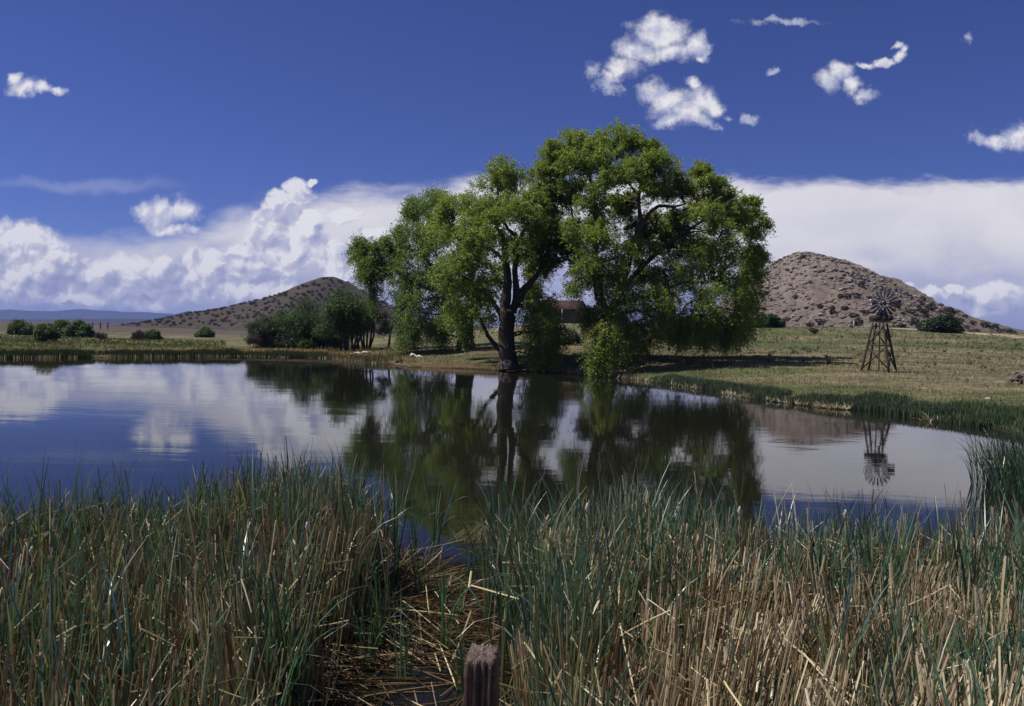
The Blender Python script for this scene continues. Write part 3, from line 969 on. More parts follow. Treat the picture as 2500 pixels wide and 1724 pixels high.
# the right cottonwood: tallest, drooping to the grass
big_tree('cottonwood_tree', 'tallest cottonwood right of centre with foliage drooping down to the grass', (1478, 905), 66.5,
         [([(1480, 914), (1478, 890), (1472, 850), (1478, 800), (1480, 760)], [0.95, 0.66, 0.6, 0.56, 0.55]),
          ([(1476, 775), (1462, 720), (1455, 670), (1452, 620), (1458, 560), (1450, 500)], [0.42, 0.34, 0.28, 0.22, 0.17, 0.12])],
         [([(1488, 775), (1510, 720), (1530, 660), (1545, 600), (1562, 545), (1560, 480), (1570, 420)], [0.4, 0.34, 0.29, 0.24, 0.2, 0.14, 0.09]),
          ([(1462, 700), (1430, 650), (1402, 620), (1388, 590), (1370, 572), (1344, 556)], [0.24, 0.2, 0.2, 0.18, 0.15, 0.1]),
          ([(1392, 600), (1396, 570), (1400, 540), (1392, 500)], [0.15, 0.13, 0.11, 0.07]),
          ([(1545, 600), (1570, 545), (1590, 515), (1610, 502), (1645, 505), (1672, 498)], [0.2, 0.17, 0.15, 0.14, 0.11, 0.08]),
          ([(1510, 720), (1560, 660), (1620, 600), (1680, 562), (1715, 540), (1718, 510)], [0.28, 0.22, 0.19, 0.16, 0.12, 0.08]),
          ([(1500, 745), (1550, 730), (1610, 710), (1670, 690), (1730, 690)], [0.24, 0.2, 0.17, 0.14, 0.09]),
          ([(1480, 800), (1520, 765), (1560, 758), (1600, 775), (1640, 790)], [0.2, 0.16, 0.13, 0.11, 0.08]),
          ([(1455, 520), (1450, 460), (1430, 410), (1440, 370)], [0.14, 0.11, 0.09, 0.05]),
          ([(1560, 480), (1520, 430), (1505, 390)], [0.12, 0.09, 0.05])],
         [(1352, 600, 32, 28, 3, .2), (1390, 575, 34, 28, 3, .1), (1348, 645, 24, 22, 3, .3), (1402, 612, 26, 24, 2.5, .3), (1340, 540, 30, 28, 3, .1),
          (1600, 545, 44, 36, 3, .1), (1652, 575, 36, 30, 4, .2), (1505, 500, 36, 30, 3, .1), (1560, 560, 34, 30, 4, .2),
          (1500, 350, 50, 32, 0, 0), (1440, 362, 44, 34, -1, 0), (1385, 350, 38, 32, 0, 0), (1360, 385, 36, 34, 1, 0), (1410, 400, 48, 38, -2, 0), (1475, 395, 50, 40, -2.5, 0), (1545, 362, 40, 34, 0, 0),
          (1590, 375, 38, 34, 1, 0), (1610, 415, 40, 42, 0, 0), (1560, 425, 50, 42, -2.5, 0), (1500, 445, 50, 38, -4, 0), (1400, 450, 46, 36, 0, 0), (1350, 430, 34, 30, 2, 0),
          (1370, 490, 40, 34, 3, .1), (1440, 500, 52, 34, -2, .1), (1600, 465, 44, 40, 1, .1), (1420, 560, 44, 40, -3, .2), (1480, 560, 50, 44, -4, .2), (1540, 510, 40, 34, 3, .1),
          (1640, 450, 36, 34, 2, 0), (1718, 430, 28, 28, 0, -.2), (1740, 462, 36, 34, -1, 0), (1700, 475, 38, 34, 1, 0), (1765, 500, 36, 36, 0, 0), (1720, 520, 44, 40, -3, .1), (1660, 530, 36, 30, 3, .1),
          (1825, 510, 24, 28, 1, 0), (1800, 540, 38, 40, 0, .1), (1845, 560, 24, 36, 1, .2), (1760, 570, 44, 44, -3, .3), (1700, 590, 40, 40, 2, .3), (1640, 600, 40, 36, 3, .3),
          (1820, 620, 40, 50, 0, .5), (1850, 620, 20, 36, 1, .5), (1760, 640, 48, 50, -3, .5), (1700, 650, 44, 46, -2, .5), (1450, 620, 48, 44, -4, .4), (1420, 680, 34, 46, -3.5, .6), (1500, 630, 46, 44, -4, .4),
          (1560, 600, 36, 34, -1, .3), (1620, 660, 44, 44, -1, .4), (1570, 670, 40, 44, 3, .5), (1480, 700, 46, 50, -4, .6), (1550, 720, 46, 40, -4, .6), (1830, 690, 36, 48, 0, .6), (1780, 710, 48, 48, -3, .6),
          (1640, 720, 56, 40, -4, .5), (1710, 730, 50, 46, -4, .6), (1600, 760, 46, 34, -4, .6), (1820, 760, 34, 44, 0, .8), (1770, 780, 44, 40, -2, .8), (1700, 790, 46, 38, -3, .8), (1640, 790, 44, 34, -2, .8),
          (1740, 806, 34, 22, -2, .8), (1790, 800, 26, 22, -1, .8), (1580, 800, 40, 28, 2, .8), (1680, 808, 34, 18, -1, .8), (1490, 770, 34, 40, 2, .8), (1440, 760, 30, 40, 1, .8),
          (1475, 815, 40, 36, -4.2, .9), (1465, 855, 34, 34, -4.2, 1.0), (1500, 850, 24, 30, -4.2, .9), (1468, 888, 18, 16, -4.2, 1.0), (1555, 830, 26, 26, -3, .9), (1530, 790, 26, 30, -3, .9)],
         1.0)


# ---------------------------------------------------------------- smaller trees and bushes
def dome_tree(name, label, X, Ybase, wpx, hpx, cat='tree', cols=((0.035, 0.07, 0.02), (0.05, 0.09, 0.022)), dens=1.0, stems=3, group=None,
              bare=0.0, leaf=0.16, clear=0.25, pos=None, D=None, twig_col=(0.13, 0.11, 0.10), lean=0.0):
    g = on_ground(X, Ybase) if pos is None else np.array(pos, float)
    depth = g[1]
    s = depth / F2500
    w, h = wpx * s, hpx * s
    root = empty(name, (g[0], g[1], g[2] - 0.05), label, cat, group)
    g = np.array(root.location)
    tr = MB()
    heads = []
    for k in range(stems):
        fx = (k + 0.5) / stems - 0.5 if stems > 1 else 0
        b0 = g + np.array([fx * w * 0.30 * (stems > 2) + rng.uniform(-.05, .05), rng.uniform(-.2, .2) * w, 0])
        mid = g + np.array([fx * w * 0.55 + lean * w * .5, rng.uniform(-.25, .25) * w, h * rng.uniform(0.4, 0.6)])
        top = g + np.array([fx * w * 0.8 + lean * w, rng.uniform(-.25, .25) * w, h * rng.uniform(0.7, 0.85)])
        r0 = max(0.035, h * 0.022) * (1.5 if stems <= 2 else 1.0)
        tr.tube(np.array([b0, b0 * .5 + mid * .5 + rng.normal(size=3) * .03 * h, mid, top]), [r0, r0 * .8, r0 * .6, r0 * .25], 6, (0.05, 0.042, 0.036))
        heads += [mid, top]
    heads = np.array(heads)
    # lobes
    nl = max(8, int(15 * w / max(h, .1)))
    cs = []
    for k in range(nl):
        fx = rng.uniform(-1, 1); fy = rng.uniform(-1, 1) * .6
        lim = math.sqrt(max(0, 1 - fx * fx * .8 - fy * fy * .5))
        fz = clear * .8 + (1 - clear * .8) * rng.uniform(0.12, 0.92) * lim * rng.uniform(.75, 1.08)
        cs.append(g + np.array([fx * w * .40 + lean * w * .6, fy * w * .40, fz * h]))
    cs = np.array(cs)
    lr = 0.24 * min(w, h * 1.6)
    P = []; I = []; nid = 0
    for c in cs:
        k = int(np.argmin(np.linalg.norm(heads - c, axis=1)))
        tr.tube(bez(heads[k], c, 0, 4, 0.03 * h), np.linspace(0.025 * h ** .5, 0.012, 4), 4, twig_col, cap=False)
        nt_ = int(10 + 40 * bare)
        for q in range(nt_):
            e = c + unit(1)[0] * lr * rng.uniform(0.6, 1.35) + np.array([0, 0, lr * .3])
            tr.tube(bez(c, e, 0, 3, 0.04 * lr), np.array([0.014, 0.010, 0.006]) * (1 + bare) * max(1, depth / 80), 3, twig_col, cap=False)
        ns = int(190 * dens)
        if ns == 0: continue
        cen = c + unit(ns) * rng.uniform(0.3, 1.0, (ns, 1)) * lr * np.array([1.1, 1, .85])
        dr = unit(ns); dr[:, 2] += .7
        dr /= np.linalg.norm(dr, axis=1)[:, None]
        p_, i_ = shoots(cen, dr, rng.uniform(.15, .9, ns) * h * 0.17 + .08, 9, 0.05 * h ** .7 + .02, np.zeros(ns), None)
        P.append(p_); I.append(i_ * 0 + nid); nid += 1
    tr.part('trunk', M_bark, root)
    if P:
        P = np.concatenate(P); I = np.concatenate(I)
        me = leaf_mesh('crown', M_leaf, P, leaf, cols, I, root.location, 0.7)
        o = bpy.data.objects.new('crown', me); C.objects.link(o); o.parent = root
    return root


DK = ((0.045, 0.090, 0.030), (0.070, 0.120, 0.034), (0.046, 0.085, 0.042))
GR = 'dark trees of the lakeside thicket'
thicket = [
    (668, 848, 100, 96, 'grey twiggy half bare tree at the left end of the thicket', .35, .8, 4),
    (735, 850, 100, 112, 'dark green tree of the thicket second from its left end', .9, .3, 4),
    (790, 852, 90, 118, 'dark green tree of the thicket with thin bare twigs rising above it', .7, .6, 4),
    (850, 855, 100, 150, 'tallest dark tree of the thicket with many thin straight stems', 1.0, .3, 7),
    (892, 852, 80, 140, 'dark slender stemmed tree in the thicket between the tallest one and the leaning one', .8, .5, 6),
    (830, 848, 80, 110, 'dark shadowy tree behind the tallest tree of the thicket', .7, .4, 5),
    (700, 845, 70, 86, 'low dark tree behind the left half of the thicket', .6, .6, 3),
    (768, 844, 90, 100, 'grey green twiggy tree behind the middle of the thicket', .5, .9, 4),
    (635, 849, 60, 66, 'small grey twiggy tree at the outermost left of the thicket', .25, .9, 3),
]
for (X, Y, w, h, lab, de, ba, st) in thicket:
    dome_tree('thicket_tree', lab, X, Y, w * 1.25, h, 'tree', DK, de, st, GR, ba, 0.17, 0.26 if X > 820 else .04)
dome_tree('leaning_tree', 'leafless grey tree leaning right beside the thicket above the driftwood', 950, 850, 70, 105, 'tree', DK, .12, 1, None, 1.0, .14, .35, lean=0.12)
dome_tree('bush', 'bright green low bush at the foot of the thicket near its middle', 752, 852, 34, 24, 'bush', ((0.06, 0.13, 0.02), (0.08, 0.15, 0.03)), 1, 3, None, 0, .14, .05)
dome_tree('bush', 'small bright green bush at the left foot of the thicket', 672, 850, 34, 16, 'bush', ((0.06, 0.13, 0.02), (0.08, 0.15, 0.03)), 1, 3, None, 0, .14, .05)
dome_tree('bare_tree', 'tiny leafless grey tree standing just left of the thicket', 619, 850, 36, 34, 'tree', DK, 0, 1, None, 1.0, .14, .4)
dome_tree('round_tree', 'round olive green tree on a short dark trunk, the nearest of the far left trees', 111, 838, 52, 44, 'tree', ((0.085, 0.12, 0.05), (0.10, 0.13, 0.05)), 1, 1, None, .2, .2, .3)
FT = ((0.085, 0.135, 0.06), (0.105, 0.155, 0.065), (0.075, 0.12, 0.055))
FL = 'trees at the far left of the field'
dome_tree('field_tree', 'dark green tree at the extreme left of the far field', 52, 818, 56, 34, 'tree', FT, 1.1, 3, FL, .1, .22, .1)
dome_tree('field_tree', 'mid green tree just behind the round olive tree in the left field', 148, 820, 50, 34, 'tree', FT, 1.1, 3, FL, .1, .22, .1)
dome_tree('field_tree', 'dark green tree at the right end of the far left row', 192, 824, 54, 36, 'tree', FT, 1.1, 3, FL, .1, .22, .1)
dome_tree('bare_tree', 'small grey leafless tree in the field right of the far left row', 245, 834, 26, 26, 'tree', DK, 0, 1, None, 1.0, .14, .4)
dome_tree('bush', 'rounded light green bush beside a grey one left of the hill foot', 372, 829, 34, 26, 'bush', ((0.09, 0.15, 0.06), (0.11, 0.17, 0.07)), 1, 3, None, .1, .18, .05)
dome_tree('bush', 'grey leafless bush touching the light green bush in the left field', 338, 831, 30, 22, 'bush', DK, 0, 3, None, 1.0, .18, .1)
dome_tree('bush', 'rounded light green bush alone below the middle of the left hill', 501, 824, 38, 24, 'bush', ((0.09, 0.15, 0.06), (0.11, 0.17, 0.07)), 1, 3, None, .1, .18, .05)
dome_tree('bare_shrub', 'single dark leafless thorn shrub in the right meadow between tree and windmill', 1985, 816, 22, 17, 'shrub', DK, 0, 2, None, .8, .1, .2)
dome_tree('bush', 'wide green bush at the foot of the rocky hill beside the big tree', 1872, 800, 76, 30, 'bush', ((0.05, 0.10, 0.03), (0.06, 0.11, 0.035)), 1.2, 4, None, 0, .25, .02)
dome_tree('dark_shrub', 'broad dark green shrub at the hill foot right of the windmill, the largest there', 2300, 811, 80, 36, 'shrub', ((0.03, 0.06, 0.026), (0.04, 0.07, 0.03)), 1.2, 4, None, 0, .25, .02)
dome_tree('dark_shrub', 'smaller dark shrub joined to the left of the broad one', 2268, 808, 40, 26, 'shrub', ((0.03, 0.06, 0.026), (0.04, 0.07, 0.03)), 1.2, 3, None, 0, .25, .02)
dome_tree('bush', 'low grey green bush under the gap between the two near cottonwoods', 1385, 842, 70, 34, 'bush', ((0.06, 0.09, 0.045), (0.08, 0.10, 0.05)), .8, 3, None, .5, .12, .02)

# junipers on the two hills: every one an object, meshes shared
jun = []
for k in range(7):
    n = 110
    c = unit(n) * rng.uniform(.55, 1, (n, 1)) * np.array([.5, .5, .42]) + np.array([0, 0, .42])
    d = unit(n); d[:, 2] += .3
    p_, i_ = shoots(c, d, rng.uniform(.08, .2, n), 9, .035, np.zeros(n), None)
    p_[:, 2] = np.maximum(p_[:, 2], -.05)
    jun.append(leaf_mesh('juniper_shrub', M_juniper, p_, 0.085, [(0.016, 0.022, 0.014), (0.026, 0.032, 0.018), (0.020, 0.022, 0.016)], i_ // 16, (0, 0, 0), .9))


def juniper(p, w, h, label, group):
    o = bpy.data.objects.new('juniper_shrub', random.choice(jun))
    C.objects.link(o)
    o.location = (float(p[0]), float(p[1]), float(p[2]) - 0.12 * h)
    o.scale = (w, w, h)
    o.rotation_euler[2] = random.uniform(0, 6.28)
    tag(o, label, 'shrub', group)


jr = [(1860, 727, 14, 12), (1872, 719, 12, 10), (1884, 735, 8, 8), (1850, 759, 15, 12), (1864, 758, 12, 10), (1942, 728, 14, 10), (2002, 752, 13, 12), (2032, 756, 12, 12),
      (2033, 767, 16, 14), (2052, 727, 13, 11), (2069, 728, 15, 13), (2091, 727, 16, 14), (2102, 701, 15, 12), (2062, 757, 15, 12), (2083, 775, 15, 13), (2115, 766, 17, 10),
      (2095, 793, 18, 20), (2085, 795, 10, 16), (1920, 783, 15, 11), (2004, 792, 19, 15), (1978, 797, 18, 11), (2206, 769, 10, 8), (2225, 765, 20, 12), (2244, 757, 12, 14), (2248, 763, 12, 12),
      (2260, 765, 13, 13), (2260, 776, 14, 12), (2272, 757, 20, 17), (2254, 734, 12, 14), (2252, 745, 10, 10), (2276, 744, 10, 8), (2297, 747, 11, 8), (2316, 770, 24, 24), (2297, 778, 12, 12), (2332, 765, 16, 8),
      (2233, 794, 18, 24), (2200, 798, 18, 10), (2182, 803, 16, 8), (2345, 790, 14, 16), (2356, 775, 12, 8), (2375, 792, 14, 11), (2380, 812, 20, 10), (2405, 800, 18, 18), (2420, 803, 14, 12), (2440, 812, 12, 9),
      (2460, 812, 18, 12), (2473, 815, 12, 9), (2360, 802, 12, 8), (2430, 800, 14, 10), (1960, 630, 12, 10), (1922, 662, 8, 8), (2070, 646, 8, 6), (2113, 662, 7, 6), (2130, 669, 7, 5), (1770, 765, 14, 12), (1800, 755, 14, 12)]
for (X, Y, w, h) in jr:
    p = hitR(X, Y)
    if p is None: p = on_ground(X, Y)
    s = p[1] / F2500
    juniper(p, w * s * 1.25, h * s * 1.2, 'dark round juniper shrub dotted on the slope of the rocky right hill', 'junipers on the rocky hill')
cnt = 0
tries = 0
placed = []
while cnt < 235 and tries < 9000:
    tries += 1
    X = random.uniform(290, 1010); Y = random.uniform(680, 797)
    sil = np.interp(X, [q[0] for q in profL], [q[1] for q in profL])
    if Y < sil + 3: continue
    rel = (Y - sil) / max(798 - sil, 1)
    if X > 700 and rel > .8 and random.random() < .85: continue
    if X > 700 and rel < .22 and random.random() < .5: continue
    if any((X - a) ** 2 + ((Y - b) * 1.6) ** 2 < 60 for a, b in placed): continue
    p = hitL(X, Y)
    if p is None: continue
    placed.append((X, Y)); cnt += 1
    s = p[1] / F2500
    w = random.uniform(6, 12); h = w * random.uniform(.65, .9)
    juniper(p, w * s, h * s, 'small dark shrub dotted on the slope of the left conical hill', 'shrubs on the left hill')
for X in np.concatenate([np.arange(300, 700, 11), np.arange(850, 960, 9)]):
    X = X + random.uniform(-4, 4)
    Y = np.interp(X, [q[0] for q in profL], [q[1] for q in profL])
    p = hitL(X, Y + 1.5)
    if p is None: continue
    s = p[1] / F2500; w = random.uniform(7, 12)
    juniper(p, w * s, w * .6 * s, 'small dark shrub standing on the skyline of the left conical hill', 'shrubs on the left hill skyline')

# boulders and ledges over the upper rocky hill
rk = MB()
base_ico = []
for k in range(5):
    me_ = bpy.data.meshes.new('tmp'); import bmesh
    bm = bmesh.new(); bmesh.ops.create_icosphere(bm, subdivisions=1, radius=1)
    vv = np.array([q.co[:] for q in bm.verts]); ff = np.array([[q.index for q in g.verts] for g in bm.faces])
    bm.free(); bpy.data.meshes.remove(me_)
    vv = vv * rng.uniform(.7, 1.25, (len(vv), 1)); base_ico.append((vv, ff))
nb = 0
while nb < 3000:
    X = random.uniform(1740, 2330); sil = np.interp(X, [q[0] for q in profR], [q[1] for q in profR])
    Y = sil + (800 - sil) * random.random() ** 1.7
    p = hitR(X, Y)
    nb += 1
    if p is None: continue
    vv, ff = random.choice(base_ico)
    sz = random.choice([.16, .2, .25, .3, .4, .7]) * random.uniform(.7, 1.3)
    a = random.uniform(0, 6.28)
    q = vv * np.array([sz * random.uniform(.8, 1.5), sz, sz * random.uniform(.3, .55)])
    q = np.stack([q[:, 0] * math.cos(a) - q[:, 1] * math.sin(a), q[:, 0] * math.sin(a) + q[:, 1] * math.cos(a), q[:, 2]], 1)
    g_ = random.choice([.8, 1.0, 1.2, 1.5, 2.1])
    rk.add(q + p, None, ff, np.array((0.155, 0.130, 0.114)) * g_)
tag(link('boulders', rk.mesh('boulders', M_rock)), 'loose pale boulders strewn over the rocky hill', 'rocks', kind='stuff')


# ---------------------------------------------------------------- reeds and grass
def blades(base, h, lean_dir, a0, a1, width, col, segs=6, fold=False, power=2.0, wprof='leaf', tipcol=None, face=None):
    """curved ribbons: a0 lean at the foot, a1 extra lean reached at the tip (radians)"""
    n = len(base)
    t_ = np.linspace(0, 1, segs + 1)
    ang = a0[:, None] + a1[:, None] * (t_[None, :] ** power)
    ds = (h / segs)[:, None]
    am = (ang[:, :-1] + ang[:, 1:]) / 2
    hx = np.concatenate([np.zeros((n, 1)), np.cumsum(np.sin(am) * ds, 1)], 1)
    hz_ = np.concatenate([np.zeros((n, 1)), np.cumsum(np.cos(am) * ds, 1)], 1)
    dx, dy = np.cos(lean_dir)[:, None], np.sin(lean_dir)[:, None]
    p = np.stack([base[:, 0:1] + hx * dx, base[:, 1:2] + hx * dy, base[:, 2:3] + hz_], -1)
    f_ = rng.uniform(0, np.pi, n) if face is None else face
    sx = np.stack([np.cos(f_), np.sin(f_), np.zeros(n)], 1)[:, None, :]
    wp = (1 - t_ ** 3) * 0.95 + 0.05 if wprof == 'leaf' else np.full(segs + 1, 1.0)
    w = (width[:, None] * wp[None, :] / 2)[..., None]
    L = p - sx * w; Rr = p + sx * w
    if fold:
        nrm = np.stack([-np.sin(f_), np.cos(f_), np.zeros(n)], 1)[:, None, :]
        Mid = p + nrm * w * 0.45
        v = np.stack([L, Mid, Rr], 2); m = 3
    else:
        v = np.stack([L, Rr], 2); m = 2
    S = segs + 1
    idx = np.arange(n)[:, None, None] * S * m + np.arange(segs)[None, :, None] * m + np.arange(m - 1)[None, None, :]
    f = np.stack([idx, idx + 1, idx + m + 1, idx + m], -1).reshape(-1, 4)
    cc = np.broadcast_to(col[:, None, None, :], (n, S, m, 3)).copy()
    if tipcol is not None:
        k = (np.clip((t_ - 0.55) / .45, 0, 1) ** 1.5)[None, :, None, None]
        cc = cc * (1 - k) + tipcol[:, None, None, :] * k
    return v.reshape(-1, 3), f, cc.reshape(-1, 3)


def join(parts):
    vs_, fs_, cs_ = [], [], []; o = 0
    for v, f, c in parts:
        vs_.append(v); fs_.append(f + o); cs_.append(c); o += len(v)
    return np.concatenate(vs_), np.concatenate(fs_), np.concatenate(cs_)


def stuff(name, label, cat, parts, mat):
    v, f, c = join(parts)
    return tag(link(name, mesh_np(name, v, f, mat, c)), label, cat, kind='stuff')


def pick(cols, n, var=.25):
    cols = np.array(cols)
    return cols[rng.integers(0, len(cols), n)] * rng.uniform(1 - var, 1 + var, (n, 1))


GREEN = [(0.045, 0.115, 0.070), (0.032, 0.088, 0.060), (0.060, 0.140, 0.078), (0.085, 0.160, 0.065), (0.025, 0.068, 0.050), (0.10, 0.15, 0.05)]
TAN = [(0.42, 0.33, 0.215), (0.33, 0.24, 0.15), (0.52, 0.43, 0.29), (0.25, 0.16, 0.09), (0.60, 0.51, 0.35)]
RUST = [(0.19, 0.105, 0.055), (0.24, 0.145, 0.08), (0.15, 0.08, 0.042), (0.32, 0.23, 0.15)]
CREAM = [(0.62, 0.54, 0.32), (0.70, 0.62, 0.44), (0.50, 0.42, 0.24)]

UB = np.array([-.80, -.64, -.56, -.5, -.44, -.38, -.32, -.26, -.2, -.15, -.10, -.04, 0, .05, .1, .16, .23, .3, .37, .45, .5, .57, .64, .8])
DB = np.array([8.2, 8.3, 8.8, 9.0, 9.4, 9.9, 10.6, 11.2, 10.8, 9.9, 9.0, 8.9, 8.9, 9.0, 9.2, 9.5, 9.5, 9.2, 8.9, 8.9, 8.9, 9.2, 9.5, 9.8])


def bed_points(n, side, dmin=2.6):
    """feet of shoots in the near reed bed"""
    out = []
    while sum(len(o) for o in out) < n:
        m = n * 3
        u_ = rng.uniform(-.80, .80, m); d_ = np.sqrt(rng.uniform(dmin ** 2, 12.2 ** 2, m))
        x, y = u_ * d_, d_
        back = np.interp(u_, UB, DB) + (vnoise(x * 1.3, y * 1.3, 3) - .5) * 1.0
        # the open gap: left edge leans with depth
        wob = (vnoise(y * 1.6, y * 0 + side, 8) - .5) * .06 - side * np.abs(rng.normal(0, .022, m)) * (rng.random(m) < .5)
        uL = np.interp(d_, [2.5, 4.5, 6, 7.5, 9.5], [-.33, -.31, -.285, -.235, -.175]) + wob
        uR = np.interp(d_, [2.5, 4.5, 6, 7.5, 9.5], [.02, .03, .04, .03, .01]) + wob
        ok = (d_ < back) & ((u_ < uL) if side < 0 else (u_ > uR))
        out.append(np.stack([x[ok], y[ok], np.zeros(ok.sum())], 1))
    return np.concatenate(out)[:n]


def cattail_bed(name, label, side, n_shoot, dens_seed):
    P = bed_points(n_shoot, side)
    uu = P[:, 0] / P[:, 1]
    back = np.interp(uu, UB, DB) - P[:, 1]
    if side > 0:
        want = np.clip(1.15 - back / 2.8, .54, 1) ; want = np.maximum(want, np.clip((.17 - uu) / .10, 0, .95)); want = np.maximum(want, np.clip((uu - .52) / .08, 0, .7))
    else:
        want = np.clip(1.15 - back / 3.4, .42, 1)
    keep = (vnoise(P[:, 0] * 1.1, P[:, 1] * 1.1, dens_seed) * .6 + rng.random(len(P)) * .4) < want * .85
    P = P[keep]; n = len(P)
    k = 6
    B = np.repeat(P, k, 0) + rng.normal(size=(n * k, 3)) * np.array([.02, .02, 0])
    hh = np.repeat(np.clip(rng.normal(1.42, .20, n), .9, 1.85), k) * rng.uniform(.68, 1.08, n * k)
    hh *= 1.0 + 0.12 * (vnoise(B[:, 0] * .8, B[:, 1] * .8, 77) - .5)
    B[:, 2] = -0.05
    ld = np.repeat(rng.uniform(0, 2 * np.pi, n), k) + np.tile(np.arange(k) % 2 * np.pi, n) + rng.normal(size=n * k) * .35
    a0 = np.abs(rng.normal(.07, .08, n * k)); a1 = np.abs(rng.normal(.28, .32, n * k))
    bent = rng.random(n * k) < .12
    a1 = np.where(bent, rng.uniform(1.3, 2.4, n * k), a1)
    wd = rng.uniform(.011, .034, n * k)
    col = pick(GREEN, n * k)
    tip = col.copy()
    y_ = rng.random(n * k) < .16
    tip[y_] = pick(CREAM, y_.sum()) * .8
    return blades(B, hh, ld, a0, a1, wd, col, 8, True, 2.2, 'leaf', tip)


stuff('cattails', 'dense bed of green cattail leaves in the left foreground', 'cattails', [cattail_bed('c', '', -1, 2700, 5)], M_reed)
stuff('cattails', 'dense bed of green cattail leaves in the right foreground', 'cattails', [cattail_bed('c', '', 1, 2700, 6)], M_reed)


def dry_bed(side, n, cols, hmean, lean, width=(.006, .013), dseed=0, thr=0., dmin=2.6, power=1.5):
    P = bed_points(n, side, dmin)
    P = P[vnoise(P[:, 0] * .8 + 5, P[:, 1] * .8, dseed) > thr]
    n = len(P)
    h = np.clip(rng.normal(hmean, .22, n), .3, 1.7)
    # neighbours lean the same way, like wind-thrown bundles
    gdir = vnoise(P[:, 0] * .7, P[:, 1] * .7, dseed + 3) * 4 * np.pi
    gl = vnoise(P[:, 0] * .9, P[:, 1] * .9, dseed + 4) * lean
    ld = gdir + rng.normal(size=n) * .5
    col = pick(cols, n, .3)
    parts = []
    fc = rng.uniform(0, np.pi, n)
    for off in (0, np.pi / 2):   # crossed strips give the round stalk its body
        parts.append(blades(P + np.array([0, 0, -.03]), h, ld, gl + np.abs(rng.normal(0, .03, n)) * 0, np.full(n, .06), rng.uniform(*width, n), col, 3, False, power, 'stalk', None, fc + off))
    return join(parts)


def fallen(side, n, zlo, zhi, cols, dseed, area=None, width=(.006, .014), length=(.35, 1.2), tilt=.35):
    if area is None:
        P = bed_points(n, side)
    else:
        P = area(n)
    P[:, 2] = rng.uniform(zlo, zhi, n)
    gd = vnoise(P[:, 0] * .6, P[:, 1] * .6, dseed) * 2 * np.pi
    ld = gd + rng.normal(size=n) * .7
    L = rng.uniform(*length, n)
    a0 = np.pi / 2 - np.abs(rng.normal(0, tilt, n)); a1 = rng.normal(0, .12, n)
    col = pick(cols, n, .3)
    parts = []
    v, f, c = blades(P, L, ld, a0, a1, rng.uniform(*width, n), col, 3, False, 1.5, 'stalk', None, ld + np.pi / 2)
    parts.append((v, f, c))
    # second strip standing on edge
    t_ = v.reshape(n, 4, 2, 3); w = np.linalg.norm(t_[:, :, 1] - t_[:, :, 0], axis=-1, keepdims=True) / 2
    mid = (t_[:, :, 0] + t_[:, :, 1]) / 2
    up = np.concatenate([np.zeros_like(w), np.zeros_like(w), w], -1)
    parts.append((np.stack([mid - up, mid + up], 2).reshape(-1, 3), f, c))
    return join(parts)


def bundles(nb):
    """sheaves of broken stalks thrown over the same way"""
    P = bed_points(nb, 1)
    parts = []
    for p in P:
        k = int(rng.integers(10, 34))
        d0 = rng.normal(.4, .9); l0 = abs(rng.normal(.28, .22)); h0 = rng.uniform(.85, 1.35)
        B = p + rng.normal(size=(k, 3)) * np.array([.13, .10, 0]); B[:, 2] = -.04
        h = h0 * rng.uniform(.8, 1.05, k); ld = d0 + rng.normal(size=k) * .2
        c0 = pick(TAN, 1)[0]
        col = c0 * rng.uniform(.75, 1.25, (k, 1)); fc = rng.uniform(0, np.pi, k)
        for off in (0, np.pi / 2):
            parts.append(blades(B, h, ld, l0 + rng.normal(0, .04, k), np.full(k, .05), rng.uniform(.007, .014, k), col, 3, False, 1.5, 'stalk', None, fc + off))
    return join(parts)


stuff('dry_stalks', 'brown and rust coloured dead cattail stalks standing among the left cattails', 'dry reeds',
      [dry_bed(-1, 4600, RUST + TAN[:3], .98, .25, (.008, .016), dseed=10), fallen(-1, 1100, .05, .9, TAN + CREAM, 12, length=(.15, .6), tilt=.5), fallen(-1, 900, .4, 1.2, CREAM + TAN, 14, length=(.06, .28), tilt=.6), dry_bed(-1, 1500, TAN + CREAM, 1.05, .35, (.007, .013), dseed=15)], M_straw)
stuff('dry_stalks', 'pale tan dead cattail stalks leaning among the right cattails', 'dry reeds',
      [dry_bed(1, 7500, TAN + TAN + RUST[:2] + CREAM[:1], 1.0, .35, (.006, .013), 20, .25), bundles(230), fallen(1, 1300, .05, .9, TAN + CREAM, 22, width=(.008, .02), length=(.2, .8), tilt=.55),
       fallen(1, 700, .4, 1.15, CREAM, 24, length=(.06, .28), tilt=.6)], M_straw)


def gap_area(n):
    d_ = np.sqrt(rng.uniform(5.2 ** 2, 11.2 ** 2, n))
    lo = np.interp(d_, [5, 7, 9, 11.2], [-.30, -.27, -.23, -.2]); hi = np.interp(d_, [5, 7, 9, 11.2], [.04, .03, -.05, -.12])
    u_ = lo + (hi - lo) * rng.random(n) ** 1.15
    P = np.stack([u_ * d_, d_, np.zeros(n)], 1)
    k = vnoise(P[:, 0] * 1.5, P[:, 1] * 2.2, 60)
    bad = k < .36
    P[bad, 0] -= .5 * rng.random(bad.sum()); P[bad, 1] += .3
    return P


stuff('fallen_stalks', 'matted dead reed stalks floating flat on the water in the foreground gap', 'dry reeds',
      [fallen(0, 1500, -.012, .02, [(0.11, 0.072, 0.036), (0.17, 0.115, 0.06), (0.06, 0.038, 0.020), (0.30, 0.22, 0.12)], 61, gap_area, (.006, .014), (.4, 1.5), .03),
       fallen(0, 120, .02, .12, TAN + CREAM, 66, gap_area, (.006, .013), (.3, 1.1), .12)], M_straw)

